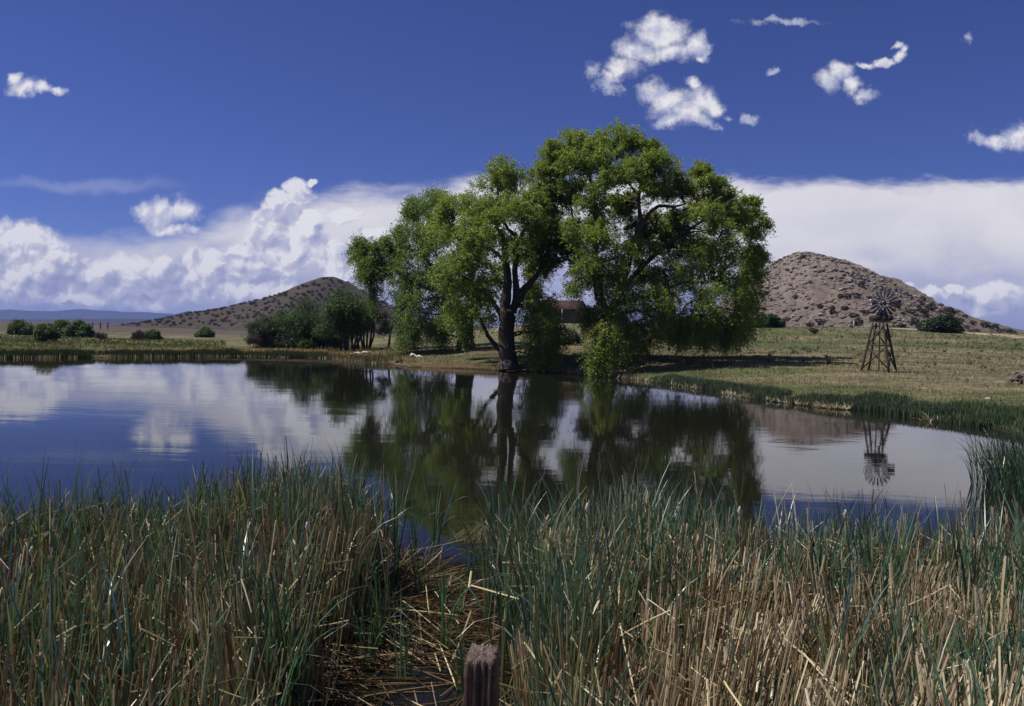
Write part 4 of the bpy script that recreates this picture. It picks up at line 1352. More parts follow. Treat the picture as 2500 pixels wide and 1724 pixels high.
# cattail plants standing alone in the gap: each one a thing
gap_pl = [(905, 1530, 1.0, 'leafy cattail clump at the left edge of the flattened reeds'), (985, 1660, .9, 'cattail clump with one leaf arching over at the bottom centre'), (1030, 1450, .9, 'cattail clump in the middle of the flattened reeds'),
          (1110, 1530, .8, 'cattail tuft a little above and left of the post'), (1215, 1500, 1.1, 'cattail clump just above and right of the post'), (935, 1580, 1.0, 'cattail clump standing alone in the gap nearest the lower left of the post'), (1085, 1590, .75, 'single cattail tuft close left of the wooden post'),
          (1080, 1500, .7, 'short cattail tuft in the open gap above the post'), (870, 1470, .7, 'short cattail clump at the left rim of the open gap'),
          (1010, 1350, 1.1, 'tall thin cattail at the far end of the open gap'), (1060, 1330, 1.1, 'cattail with a bent tip at the far right of the open gap'),
          (1150, 1420, .95, 'cattail clump at the right rim of the open gap'), (1190, 1450, 1.1, 'cattail clump just behind the wooden post'),
          (1210, 1380, 1.1, 'cattail clump beside the floating weed patch'), (900, 1620, .9, 'cattail clump with arching leaves at the bottom of the gap'),
          (960, 1320, 1.0, 'cattail clump at the tip of the left reed bed'), (1130, 1690, .7, 'low cattail tuft touching the left side of the post')]
for i, (X, Y, hs, lab) in enumerate(gap_pl):
    p = on_z(X, Y)
    n = int(rng.integers(9, 16))
    B = np.zeros((n, 3)) + rng.normal(size=(n, 3)) * np.array([.03, .03, 0]); B[:, 2] = -.05
    a1 = np.abs(rng.normal(.3, .25, n)); a1[rng.random(n) < .25] = 1.9
    v, f, c = blades(B, rng.uniform(.75, 1.1, n) * hs, rng.uniform(0, 2 * np.pi, n), np.abs(rng.normal(.12, .1, n)), a1, rng.uniform(.012, .019, n), pick(GREEN, n) * 1.15, 9, True, 2.2)
    o = link('cattail_plant', mesh_np('cattail_plant', v, f, M_reed, c), None, p)
    tag(o, lab, 'cattail', 'cattail plants standing alone in the gap')

# cattail stalks with pale burst seed heads
for (X, Y, D_, lab) in ((78, 1347, 7.2, 'pale fluffy seed head on a brown stalk at the left edge of the reeds'), (750, 1287, 7.6, 'pale fluffy seed head among the left reeds near their right end'),
                        (1434, 1240, 7.8, 'white fluffy seed head above the left part of the right reeds'), (1806, 1248, 7.9, 'small white seed head in the middle of the right reeds'),
                        (2064, 1256, 7.9, 'fluffy white seed head on a dark stalk towards the right edge')):
    hd = at(X, Y, D_)
    ft = np.array([hd[0] + .03, hd[1], -.04])
    root = empty('cattail_stalk', ft, lab, 'cattail', 'cattail stalks with burst seed heads')
    m = MB(); m.tube(bez(ft, hd - np.array([0, 0, .05]), 0, 5, .01), .006, 5, (.20, .13, .08)); m.part('stalk', M_straw, root)
    m = MB(); m.tube(np.array([hd + (0, 0, -.06), hd + (0.006, 0, -.03), hd + (-.004, 0, 0), hd + (0, 0, .035), hd + (0, 0, .05)]), [.006, .012, .018, .011, .004], 9, (.60, .53, .45), rough=.4); m.part('seed_head', M_straw, root)

# reeds along the far shore, left
def shore_points(n, X0, X1, dlo, dhi):
    seg = np.array([on_z(X, Y)[:2] for X, Y in shore_px])
    Xs = np.array([q[0] for q in shore_px], float)
    X = rng.uniform(X0, X1, n)
    bx = np.interp(X, Xs, seg[:, 0]); by = np.interp(X, Xs, seg[:, 1])
    ex = np.interp(X + 4, Xs, seg[:, 0]) - bx; ey = np.interp(X + 4, Xs, seg[:, 1]) - by
    L = np.hypot(ex, ey) + 1e-9
    nx_, ny_ = -ey / L, ex / L
    s = rng.uniform(dlo, dhi, n)
    x, y = bx + nx_ * s, by + ny_ * s
    return np.stack([x, y, np.maximum(ground_z(x, y), 0) - .04], 1), X


def shore_reeds(n, X0, X1, dlo, dhi, h, w, cols, seed, thr=.2, hv=.2):
    P, X = shore_points(n, X0, X1, dlo, dhi)
    k = vnoise(P[:, 0] * .45, P[:, 1] * .45, seed)
    P = P[k > thr]; k = k[k > thr]; n = len(P)
    hh = h * (0.65 + .6 * k) * rng.uniform(1 - hv, 1 + hv, n)
    return blades(P, hh, rng.uniform(0, 6.28, n), np.abs(rng.normal(.03, .05, n)), np.abs(rng.normal(.15, .15, n)), np.full(n, w) * rng.uniform(.6, 1.3, n), pick(cols, n), 3)


DG = [(0.035, 0.060, 0.022), (0.045, 0.072, 0.025), (0.028, 0.050, 0.022), (0.07, 0.085, 0.03)]
stuff('shore_reeds', 'dark green reeds lining the far left shore of the pond', 'reeds',
      [shore_reeds(19000, -300, 800, -.2, 1.6, .62, .035, DG, 91, .12), shore_reeds(4200, 640, 945, -.1, 1.6, .6, .03, DG + TAN[:2], 92, .2),
       shore_reeds(1300, -300, 940, -.7, .3, .35, .04, CREAM + TAN, 93, .3)], M_grass)
BG = [(0.030, 0.065, 0.038), (0.040, 0.080, 0.040), (0.026, 0.055, 0.034), (0.07, 0.095, 0.04), (0.13, 0.13, 0.06)]
stuff('bank_rushes', 'short blue green rushes along the right shore below the windmill', 'rushes',
      [shore_reeds(15000, 1600, 2420, -.5, 1.3, .44, .03, BG, 94, .26), shore_reeds(6500, 2050, 2700, -.3, 4.5, .38, .035, BG + DG + [(0.07, 0.13, 0.04), (0.09, 0.15, 0.05)], 95, .2),
       shore_reeds(1600, 1380, 1640, -.2, .8, .35, .02, DG + TAN, 96, .3)], M_grass)
# tangles of pale dead stems at the foot of the rushes
tg = []
for (X0, X1, n) in ((1660, 1740, 90), (1790, 1860, 170), (1900, 1960, 60), (1975, 2095, 330), (1520, 1640, 110), (2260, 2330, 40)):
    P, X = shore_points(n, X0, X1, -1.0, -.3)
    P[:, 2] = rng.uniform(0, .12, n)
    tg.append(blades(P, rng.uniform(.15, .5, n), rng.uniform(0, 6.28, n), rng.uniform(.6, 1.5, n), rng.normal(0, .5, n), rng.uniform(.012, .022, n), pick(CREAM + TAN, n), 3))
stuff('dead_stems', 'tangled pale dead stems at the water line of the right shore', 'dead stems', tg, M_straw)

# edge clump on the right
n = 900
uu_ = rng.random(n)
P = np.stack([rng.uniform(10.3, 15.5, n), rng.uniform(15.4, 18.8, n), np.full(n, -.05)], 1)
P = P[(P[:, 0] / P[:, 1] > .600 + .02 * rng.normal(size=n))]
n = len(P); k = 4
B = np.repeat(P, k, 0) + rng.normal(size=(n * k, 3)) * np.array([.03, .03, 0])
m_ = n * k
a1 = np.abs(rng.normal(.5, .4, m_)); a1[rng.random(m_) < .25] = 2.2
stuff('edge_cattails', 'arching clump of green cattails leaning over the water at the right edge', 'cattails',
      [blades(B, rng.uniform(.9, 1.75, m_), rng.normal(3.3, .9, m_), np.abs(rng.normal(.1, .08, m_)), a1, rng.uniform(.012, .022, m_), pick(GREEN + DG, m_), 7, False, 2.0)], M_reed)


# meadow grass
def meadow(n, umin, umax, dmin, dmax, h, w, cols, seed, thr, ymax=1e9):
    u_ = rng.uniform(umin, umax, n); d_ = dmin * (dmax / dmin) ** rng.random(n)
    x, y = u_ * d_, d_
    pd = pond_dist(x, y)
    ok = (pd > .35) & (vnoise(x * .35, y * .8, seed) * .6 + vnoise(x * 1.5, y * 1.9, seed + 1) * .4 > thr)
    x, y = x[ok], y[ok]; n = len(x)
    P = np.stack([x, y, ground_z(x, y) - .03], 1)
    sc = np.clip(y / 45, .8, 2.5)
    zc = np.clip((fbm(x * .07, y * .17, 4, 401) - .40) * 5, 0, 1)[:, None]
    cz = (1 - zc) * np.array([.68, .84, .62]) + zc * np.array([1.28, 1.18, 1.25])
    return blades(P, h * rng.uniform(.5, 1.3, n) * sc ** .5, rng.uniform(0, 6.28, n), np.abs(rng.normal(.15, .2, n)), np.abs(rng.normal(.5, .4, n)), w * sc * rng.uniform(.6, 1.4, n), pick(cols, n, .3) * cz, 2)


GCOL = [(0.110, 0.108, 0.052), (0.080, 0.095, 0.036), (0.16, 0.14, 0.08), (0.062, 0.080, 0.030), (0.21, 0.18, 0.11)]
stuff('meadow_grass', 'olive and straw coloured short grass of the right meadow', 'grass',
      [meadow(70000, .10, .80, 28, 155, .17, .026, GCOL, 201, .42), meadow(14000, .15, .8, 30, 75, .30, .022, [(0.28, 0.235, 0.135), (0.33, 0.275, 0.165)], 203, .60)], M_grass)
stuff('field_grass', 'straw and rust coloured tall grass behind the left reeds', 'grass',
      [meadow(9000, -.85, -.36, 96, 128, .2, .04, [(0.07, 0.10, 0.03), (0.09, 0.12, 0.035)], 209, .35), meadow(22000, -.85, -.12, 60, 98, .24, .035, [(0.19, 0.13, 0.05), (0.17, 0.095, 0.035), (0.13, 0.125, 0.045), (0.24, 0.20, 0.10)], 205, .40),
       meadow(16000, -.16, .16, 49, 100, .2, .02, [(0.16, 0.12, 0.05), (0.11, 0.10, 0.04), (0.22, 0.19, 0.09)], 207, .45)], M_grass)
# low sage tufts
n = 700
u_ = rng.uniform(.2, .8, n); d_ = rng.uniform(60, 150, n)
ok = (vnoise(u_ * d_ * .12, d_ * .2, 300) > .45)
x, y = (u_ * d_)[ok], d_[ok]
cc_ = np.stack([x, y, ground_z(x, y) + .05], 1)
m_ = len(cc_)
dd_ = unit(m_ * 8); dd_[:, 2] = np.abs(dd_[:, 2]); 
p_, i_ = shoots(np.repeat(cc_, 8, 0), dd_, rng.uniform(.12, .42, m_ * 8), 7, .05, np.zeros(m_ * 8), None)
o = link('sage_tufts', leaf_mesh('sage_tufts', M_juniper, p_, .10, [(0.055, 0.055, 0.035), (0.08, 0.075, 0.05), (0.045, 0.04, 0.028)], i_ // 8, (0, 0, 0)))
tag(o, 'low dark tufts of sage sprinkled over the right meadow', 'low scrub', kind='stuff')

# floating weed patch
p = on_z(1160, 1312)
n = 420
a = rng.uniform(0, 6.28, n); q = np.sqrt(rng.random(n))
B = np.stack([np.cos(a) * q * .34, np.sin(a) * q * .45, rng.uniform(-.01, .03, n)], 1)
v, f, c = blades(B, rng.uniform(.08, .35, n), rng.normal(.5, .7, n), rng.uniform(.7, 1.5, n), rng.uniform(.1, .5, n), rng.uniform(.004, .009, n), pick([(0.09, 0.08, 0.02), (0.13, 0.10, 0.03), (0.06, 0.06, 0.02), (0.18, 0.15, 0.07)], n), 4)
tag(link('water_weed', mesh_np('water_weed', v, f, M_grass, c), None, p), 'floating olive weed patch on the dark water at the end of the gap', 'water weed')


# ---------------------------------------------------------------- old wooden post in the foreground
def build_post():
    D = 4.0
    c = at(1178, 1600, D); top = 1.55
    root = empty('wooden_post', (c[0], c[1] + .07, -.3), 'weathered brown square wooden post rising from the reeds in front', 'post')
    W, Dp = .158, .15
    nz_ = 90; ns = 15
    zs = np.linspace(-.3, top, nz_)
    pts = []
    per = []
    for k in range(4):
        for j in range(ns):
            t_ = j / ns
            cor = [(-1, -1), (1, -1), (1, 1), (-1, 1)]
            a_, b_ = np.array(cor[k]), np.array(cor[(k + 1) % 4])
            per.append(a_ * (1 - t_) + b_ * t_)
    per = np.array(per) * np.array([W / 2, Dp / 2])
    # rounded corners
    nrm = np.linalg.norm(per / np.array([W / 2, Dp / 2]), axis=1)
    per = per * np.minimum(1, 1.34 / nrm)[:, None]
    NP = len(per)
    idx = np.arange(NP)
    groove = (vnoise(idx * .9, idx * 0, 3) - .5) * .010 + (vnoise(idx * 2.3, idx * 0, 5) - .5) * .006
    groove[7] -= .020; groove[8] -= .010; groove[11] -= .012; groove[3] -= .007; groove[22] -= .012
    ang = R(-9)
    rows = []
    for i, z in enumerate(zs):
        g = groove + (vnoise(idx * .8, idx * 0 + z * 5, 9) - .5) * .008
        q = per * (1 + (g / .08))[:, None]
        kk = max(0, (z - (top - .03)) / .03)
        q = q * (1 - .10 * kk ** 2)
        zz = np.full(NP, z)
        zz += np.where(z > top - .001, (vnoise(q[:, 0] * 60, q[:, 1] * 60, 2) - .5) * .012, 0)
        # top slopes down towards the viewer
        zz += (q[:, 1] / Dp) * .035 * max(0, (z - top + .2) / .2)
        rows.append(np.stack([q[:, 0] * math.cos(ang) - q[:, 1] * math.sin(ang), q[:, 0] * math.sin(ang) + q[:, 1] * math.cos(ang), zz], 1))
    for s_ in (.8, .6, .4, .2):
        q = rows[nz_ - 1].copy(); cen = q.mean(0)
        q = cen + (q - cen) * s_
        q[:, 2] = cen[2] + (rows[nz_ - 1][:, 2] - cen[2]) * s_ + (vnoise(q[:, 0] * 90, q[:, 1] * 90, 4) - .5) * .016 + .004
        rows.append(q)
    v = np.concatenate(rows + [rows[-1].mean(0)[None]])
    nr_ = len(rows)
    f = [(i * NP + k, i * NP + (k + 1) % NP, (i + 1) * NP + (k + 1) % NP, (i + 1) * NP + k) for i in range(nr_ - 1) for k in range(NP)]
    f3 = [((nr_ - 1) * NP + k, (nr_ - 1) * NP + (k + 1) % NP, nr_ * NP) for k in range(NP)]
    m, t, out = mat_new('post_wood')
    p = t.n.new('ShaderNodeBsdfPrincipled')
    tcn = t.n.new('ShaderNodeTexCoord')
    grain = t.noise(t.v('MULTIPLY', tcn.outputs['Object'], (1, 1, .045)), 95, 5, .7)
    big = t.noise(tcn.outputs['Object'], 9, 4, .6)
    col = t.ramp(t.m('ADD', grain, t.m('MULTIPLY', t.m('SUBTRACT', big, .5), .5)), [(.3, (.014, .008, .006)), (.5, (.065, .038, .026)), (.66, (.15, .098, .070)), (.8, (.24, .175, .13))])
    # pale spots, denser towards the top
    s = t.sep(tcn.outputs['Object'])
    spots = t.noise(tcn.outputs['Object'], 70, 4, .7)
    thr = t.sstep(s[2], top + .3 - .16, top + .3 - .02, .75, .60)
    li = t.sstep(t.m('SUBTRACT', spots, thr), 0, .05)
    col = t.mix(t.m('MULTIPLY', li, .85), col, (.62, .58, .58, 1))
    t.put(p.inputs['Base Color'], col)
    p.inputs['Roughness'].default_value = .5
    p.inputs['Specular IOR Level'].default_value = .5
    b = t.n.new('ShaderNodeBump'); b.inputs['Strength'].default_value = .9; b.inputs['Distance'].default_value = .006
    t.put(b.inputs['Height'], t.m('ADD', grain, t.m('MULTIPLY', spots, .6))); t.l.new(b.outputs[0], p.inputs['Normal'])
    t.l.new(p.outputs[0], out.inputs[0])
    v[:, 2] += .3
    v = v + 0
    me = mesh_np('wooden_post', v, [np.array(f), np.array(f3)], m)
    C.objects.unlink(root); bpy.data.objects.remove(root)
    o = link('wooden_post', me, None, (c[0], c[1] + .07, -.3))
    tag(o, 'weathered brown square wooden post rising from the reeds in front', 'post')


build_post()


# ---------------------------------------------------------------- windmill
def build_windmill():
    D = 57.0
    K = 1.5
    s = D / F2500
    foot = at(2146, 919, D)
    g = gz(foot[0], D)
    zb = g - .03
    root = empty('windmill', (foot[0], D, zb), 'small farm windmill on a brown timber tower standing in the right meadow', 'windmill')
    px = lambda X, Y, dy=0.0: at(X, Y, D) + np.array([0, dy, 0])
    cx = foot[0]
    WC = (0.060, 0.042, 0.036)
    # feet of the four poles, tower turned nearly corner-on
    half = (2188 - 2101) / 2 * s
    cxm = at(2145, 919, D)[0]
    feet = [np.array([cxm - half, D, 0]), np.array([cxm + .12 * K, D - half * .95, 0]), np.array([cxm + half, D, 0]), np.array([cxm - .14 * K, D + half * .95, 0])]
    ztop = at(2146, 789, D)[2]
    th = (2165 - 2131) / 2 * s
    cxt = at(2148, 789, D)[0]
    tops = [np.array([cxt - th, D, ztop]), np.array([cxt + .03, D - th, ztop]), np.array([cxt + th, D, ztop]), np.array([cxt - .03, D + th, ztop])]
    for q in feet: q[2] = gz(q[0], q[1]) - .15
    for k in range(4):
        m = MB(); m.tube(bez(feet[k], tops[k], 0, 6, .008), np.linspace(.060, .048, 6) * K, 8, WC); m.part('leg', M_wood, root, True)
    zm = at(2146, 844, D)[2]

    def on_leg(k, z):
        a, b = feet[k], tops[k]; t_ = (z - a[2]) / (b[2] - a[2]); return a * (1 - t_) + b * t_
    for k in range(4):
        k2 = (k + 1) % 4
        m = MB(); m.bar(on_leg(k, zm), on_leg(k2, zm), .07 * K, .07 * K, WC); m.part('girt', M_wood, root)
        lo = zb + .22; zt = ztop - .2
        if k > 1: continue
        for (za, zb_) in ((lo, zm - .06), (zm + .04, zt)):
            m = MB()
            off = np.array([0, -.03, 0])
            m.tube(np.array([on_leg(k, za), on_leg(k2, zb_)]) + off, .036 * K, 6, WC)
            m.tube(np.array([on_leg(k, zb_), on_leg(k2, za)]) - off, .036 * K, 6, WC)
            m.part('brace', M_wood, root)
    # centre pump pole
    m = MB(); m.tube(np.array([[cxm + .0, D, gz(cxm, D) - .1], [cxt, D, ztop + .7]]), .04, 7, (.09, .07, .06)); m.part('pump_rod', M_wood, root)
    # platform with round log ends
    m = MB(); m.box((cxt, D, ztop + .10), (1.15, .95, .09), R(20), WC)
    m.box((cxt, D, ztop + .20), (.95, .8, .07), R(20), WC); m.part('platform', M_wood, root)
    for (X, Y, r) in ((2137, 777, 7.6), (2166, 777, 7.0)):
        c = at(X, Y, D); m = MB(); m.tube(np.array([c + (0, -.55, 0), c + (0, .55, 0)]), r * s, 12, (.035, .028, .024)); m.part('log_beam', M_wood, root, True)
    m = MB()
    for dx in (-.1, .1):
        m.bar((cxt + dx, D, ztop + .2), (at(2157, 752, D)[0] + dx * .4, D, at(2157, 752, D)[2]), .06, .06, (.03, .025, .025))
    m.part('mast', M_wood, root)
    # wheel: eighteen pitched blades, facing the viewer and a little left
    hub = at(2157.5, 740.5, D - .4)
    R1 = 33.5 * (D - .4) / F2500
    yaw = R(9)
    ax = np.array([-math.sin(yaw), -math.cos(yaw), 0]); ex = np.array([math.cos(yaw), -math.sin(yaw), 0]); ez = np.array([0, 0, 1.0])
    wroot = MB()
    BL = (0.10, 0.115, 0.155)
    for k in range(18):
        a = 2 * math.pi * (k + .3) / 18
        rd = ex * math.cos(a) + ez * math.sin(a); tn = -ex * math.sin(a) + ez * math.cos(a)
        tw = math.radians(38)
        ch = tn * math.cos(tw) + ax * math.sin(tw); nn = np.cross(rd, ch)
        r0, r1 = .36 * R1, R1
        w0, w1 = .085 * R1, .25 * R1
        v = []
        for (r, w) in ((r0, w0), ((r0 + r1) / 2, (w0 + w1) / 2 * 1.02), (r1, w1)):
            for j in (-1, 0, 1):
                for th_ in (-.003, .003):
                    v.append(hub + rd * r + ch * w / 2 * j + nn * (.018 * (1 - j * j) + th_))
        f = []
        for i in range(2):
            for j in range(2):
                b_ = i * 6 + j * 2
                f.append((b_ + 1, b_ + 3, b_ + 9, b_ + 7)); f.append((b_, b_ + 6, b_ + 8, b_ + 2))
        f += [(0, 1, 7, 6), (6, 7, 13, 12), (4, 10, 11, 5), (10, 16, 17, 11), (0, 2, 3, 1), (2, 4, 5, 3), (12, 13, 15, 14), (14, 15, 17, 16)]
        m = MB(); m.add(v, f, None, BL); m.part('blade', M_blade, root)
    for rr_ in (.40, .80):
        m = MB(); an = np.linspace(0, 2 * math.pi, 33)
        m.tube(np.array([hub + ax * -.03 + (ex * math.cos(q) + ez * math.sin(q)) * rr_ * R1 for q in an]), .014, 5, (.10, .095, .085), cap=False)
        m.part('rim_ring', M_paint, root)
    m = MB()
    for k in range(6):
        a = 2 * math.pi * k / 6
        m.tube(np.array([hub + ax * -.05, hub + ax * -.03 + (ex * math.cos(a) + ez * math.sin(a)) * .82 * R1]), .016, 5, (.10, .095, .085))
    m.part('spoke', M_paint, root)
    m = MB(); m.tube(np.array([hub + ax * .14, hub + ax * .08, hub - ax * .42]), [.07, .18, .17], 12, (.03, .03, .045))
    m.part('gear_housing', M_paint, root, True)
    m = MB(); m.bar(hub + ax * .08 + ez * .02, hub + ax * .08 + ez * .45 + ex * .15, .10, .04, (.10, .13, .24)); m.bar(hub + ax * .08, hub + ax * .08 - ez * .54 - ex * .18, .10, .04, (.03, .03, .05)); m.part('crank_arm', M_paint, root)
    # tail boom and vane, edge to the right and back
    m = MB(); vd = np.array([.92, .35, 0]); vd /= np.linalg.norm(vd)
    t0 = hub - ax * .4
    m.tube(np.array([t0, t0 + vd * 1.3]), .03, 6, (.05, .045, .045)); m.part('tail_boom', M_paint, root)
    side = np.cross(vd, ez)
    va = at(2190, 742, D)[0]
    b0 = t0 + vd * 1.12
    v = []
    for (a_, z_) in ((0, -.20), (.62, -.40), (.68, .34), (0, .24)):
        for th_ in (-.008, .008): v.append(b0 + vd * a_ + ez * z_ + side * th_)
    m = MB(); m.add(v, [(0, 2, 4, 6), (1, 7, 5, 3), (0, 1, 3, 2), (2, 3, 5, 4), (4, 5, 7, 6), (6, 7, 1, 0)], None, (.045, .045, .075)); m.part('tail_vane', M_blade, root)
    # lower hanging vane-like plate under the wheel
    m = MB(); q0 = hub - ax * .26
    v = []
    for (a_, z_) in ((-.15, -.3), (.15, -.3), (.33, -.90), (-.39, -.90)):
        for th_ in (-.008, .008): v.append(q0 + ex * a_ + ez * z_ + ax * th_)
    m.add(v, [(0, 2, 4, 6), (1, 7, 5, 3), (0, 1, 3, 2), (2, 3, 5, 4), (4, 5, 7, 6), (6, 7, 1, 0)], None, (.04, .045, .08)); m.part('mast_shield', M_blade, root)
    m = MB(); q = at(2184, 905, D - .14); m.box(q, (.22, .04, .05), 0, (.75, .75, .72)); m.part('white_tag', M_paint, root)
    # sill boards at the feet
    m = MB(); m.bar(feet[0] + (0, 0, .17), feet[2] + (0, 0, .17), .06, .05, WC); m.part('sill_beam', M_wood, root)


M_blade = tint_mat('blade_metal', 0.28, 9.0, 0.3, 0.0, 0.8)
M_blade.node_tree.nodes['Principled BSDF'].inputs['Metallic'].default_value = 0.6
build_windmill()


# ---------------------------------------------------------------- house between the trees
def build_house():
    D = 150.0
    s = D / F2500
    c = at(1392, 786, D); g = gz(c[0], D)
    root = empty('ranch_house', (c[0], D, g), 'small ranch house with a red brown gable roof seen between the two near cottonwoods', 'house')
    rz = R(-28)
    ex = np.array([math.cos(rz), math.sin(rz), 0]); ey = np.array([-math.sin(rz), math.cos(rz), 0]); ez = np.array([0, 0, 1.0])
    zr = at(1400, 733, D)[2]; ze = at(1400, 753, D)[2]
    gab = at(1418, 733, D)
    o0 = np.array([gab[0], D, g - .1])           # ridge end on the right
    L, Wd = 9.0, 5.2
    eH, rH = ze - g + .1, zr - g + .1
    hip = []
    W_ = MB()
    wc = (.085, .068, .062)
    A = o0 - ey * Wd / 2; B = o0 + ey * Wd / 2; A2 = A - ex * L; B2 = B - ex * L
    v = [A, B, B + ez * eH, o0 + ez * (rH - .12), A + ez * eH, A2, B2, B2 + ez * eH, o0 - ex * L + ez * (rH - .12), A2 + ez * eH]
    W_.add(v, [(0, 1, 2, 4), (5, 0, 4, 9), (1, 6, 7, 2), (6, 5, 9, 7)], [(4, 2, 3), (7, 9, 8)], wc)
    W_.part('wall', M_wall, root)
    rf = MB()
    oh = .45
    for sg in (-1, 1):
        e_ = o0 + ey * sg * (Wd / 2 + oh) + ex * oh + ez * (eH - .22)
        r__ = o0 + ex * oh + ez * rH
        for k in range(1):
            q = [r__, e_, e_ - ex * (L + 2 * oh), r__ - ex * (L + 2 * oh)]
            v = q + [a - ez * .14 for a in q]
            rf.add(v, [(0, 1, 2, 3), (7, 6, 5, 4), (0, 4, 5, 1), (1, 5, 6, 2), (2, 6, 7, 3), (3, 7, 4, 0)], None, (.075, .034, .036))
    rf.part('roof', M_wall, root)
    m = MB(); dx = 3.4
    dc = A - ex * dx - ey * .03 + ez * 1.05
    m.box(dc, (.95, .06, 2.0), rz, (.03, .022, .02)); m.part('door', M_paint, root)
    for k in (1.6, 5.6):
        m = MB(); m.box(A - ex * k - ey * .03 + ez * 1.35, (1.0, .06, .95), rz, (.03, .035, .05))
        m.part('window', M_paint, root)
    m = MB(); m.box(A - ex * 2.4 - ey * .45 + ez * (eH / 2 - .1), (.16, .16, eH - .1), rz, (.25, .24, .25)); m.part('porch_post', M_wall, root)
    m = MB(); m.box(o0 + ex * .03 + ez * 1.4 + ey * .6, (.06, .8, .9), rz, (.5, .5, .48)); m.part('gable_window', M_paint, root)
    m = MB(); m.box(o0 - ex * (L * .75) + ez * (rH + .1), (.5, .5, .8), rz, (.18, .12, .10)); m.part('chimney', M_wall, root)


build_house()


# ---------------------------------------------------------------- driftwood, stones, posts, small things
def log(X0, Y0, X1, Y1, r, label, col=(.66, .61, .55), name='driftwood_log', lift=.1, knots=3, D=None):
    g = on_ground((X0 + X1) / 2, (Y0 + Y1) / 2)
    if D: g = np.array([0, D, 0])
    a = at(X0, Y0, g[1]); b = at(X1, Y1, g[1])
    r *= 1.9 if name != 'stick' else 1.3
    m = MB()
    P = bez(a, b, 0, 7, r * .5)
    m.tube(P, np.array([1, 1, .95, .9, .8, .7, .45]) * r, 7, col, rough=.12)
    for k in range(knots):
        i = random.randint(2, 5)
        e = P[i] + np.array([random.uniform(-.5, .5), random.uniform(-.3, .3), random.uniform(.0, .3)])
        m.tube(bez(P[i], e, 0, 3, .03), [r * .45, r * .3, r * .1], 5, col)
    o = link(name, m.mesh(name, M_wood, P[0], True), None, P[0])
    tag(o, label, 'log')


log(857, 866, 905, 861, .09, 'straight pale driftwood log lying in the grass on the shore below the thicket')
log(1004, 866, 1042, 879, .10, 'bleached forked driftwood log sloping down the red bank to the water')
log(990, 870, 1008, 866, .06, 'short dark end of branch beside the bleached forked log', (.12, .1, .08), knots=1)
log(1186, 893, 1198, 877, .035, 'thin pale curved stick poking from the water left of the big trunk', (.4, .38, .34), 'stick', knots=0)
log(1610, 925, 1632, 928, .03, 'thin white stick on the shore right of the tallest cottonwood', (.6, .58, .52), 'stick', knots=1)

pc = on_ground(962, 858)
m = MB()
for k in range(26):
    a = pc + np.array([random.uniform(-.9, 1.2), random.uniform(-.4, .4), random.uniform(0, .15)])
    e = a + np.array([random.uniform(-.7, .7), random.uniform(-.4, .4), random.uniform(-.05, .75)])
    m.tube(bez(a, e, 0, 4, .07), [.045, .035, .025, .01], 5, (.42, .38, .34) if k < 14 else (.12, .1, .09))
tag(link('branch_pile', m.mesh('branch_pile', M_wood, pc), None, pc), 'heap of bleached dead branches under the leaning bare tree', 'dead branches')
pc = on_ground(1036, 852)
m = MB()
for k in range(12):
    a = pc + np.array([random.uniform(-.6, .6), random.uniform(-.3, .3), random.uniform(0, .1)])
    e = a + np.array([random.uniform(-.5, .5), random.uniform(-.3, .3), random.uniform(.05, .5)])
    m.tube(bez(a, e, 0, 4, .06), [.045, .035, .025, .01], 5, (.35, .32, .29) if k < 4 else (.08, .07, .06))
tag(link('branch_pile', m.mesh('branch_pile', M_wood, pc), None, pc), 'small dark branch heap with one pale hooked branch on the grass above the red bank', 'dead branches')

# pale root knot at the foot of the big trunk
pc = at(1236, 890, 67.0); pc[2] = max(pc[2], .0)
m = MB()
for k in range(16):
    a = pc + np.array([random.uniform(-.22, .22), random.uniform(-.15, .1), random.uniform(-.1, .38)])
    e = a + np.array([random.uniform(-.3, .3), random.uniform(-.2, .1), random.uniform(-.3, .2)])
    m.tube(bez(a, e, 0, 4, .05), [.07, .06, .045, .03], 6, random.choice([(.42, .38, .32), (.5, .46, .4), (.38, .28, .12)]))
tag(link('root_knot', m.mesh('root_knot', M_wood, pc, True), None, pc), 'pale gnarled root knot at the water line in front of the big trunk', 'tree roots')

# stump at the right edge of the meadow
pc = on_ground(2476, 938)
m = MB()
for k in range(34):
    a = rng.uniform(-math.pi, math.pi)
    a_ = pc + np.array([rng.uniform(.1, .7), rng.uniform(-.3, .3), rng.uniform(.2, .85)])
    e = pc + np.array([.35 + math.cos(a) * rng.uniform(.5, 1.1), math.sin(a) * .6, rng.uniform(-.1, .25)])
    m.tube(bez(a_, e, 0, 5, .07, lift=.08), np.array([.09, .08, .07, .05, .02]) * rng.uniform(.4, 1.1), 6, random.choice([(.17, .14, .135), (.24, .20, .19), (.10, .08, .07)]), rough=.25)
tag(link('tree_stump', m.mesh('tree_stump', M_wood, pc, True), None, pc), 'grey gnarled stump with spreading roots at the right edge of the meadow', 'stump')

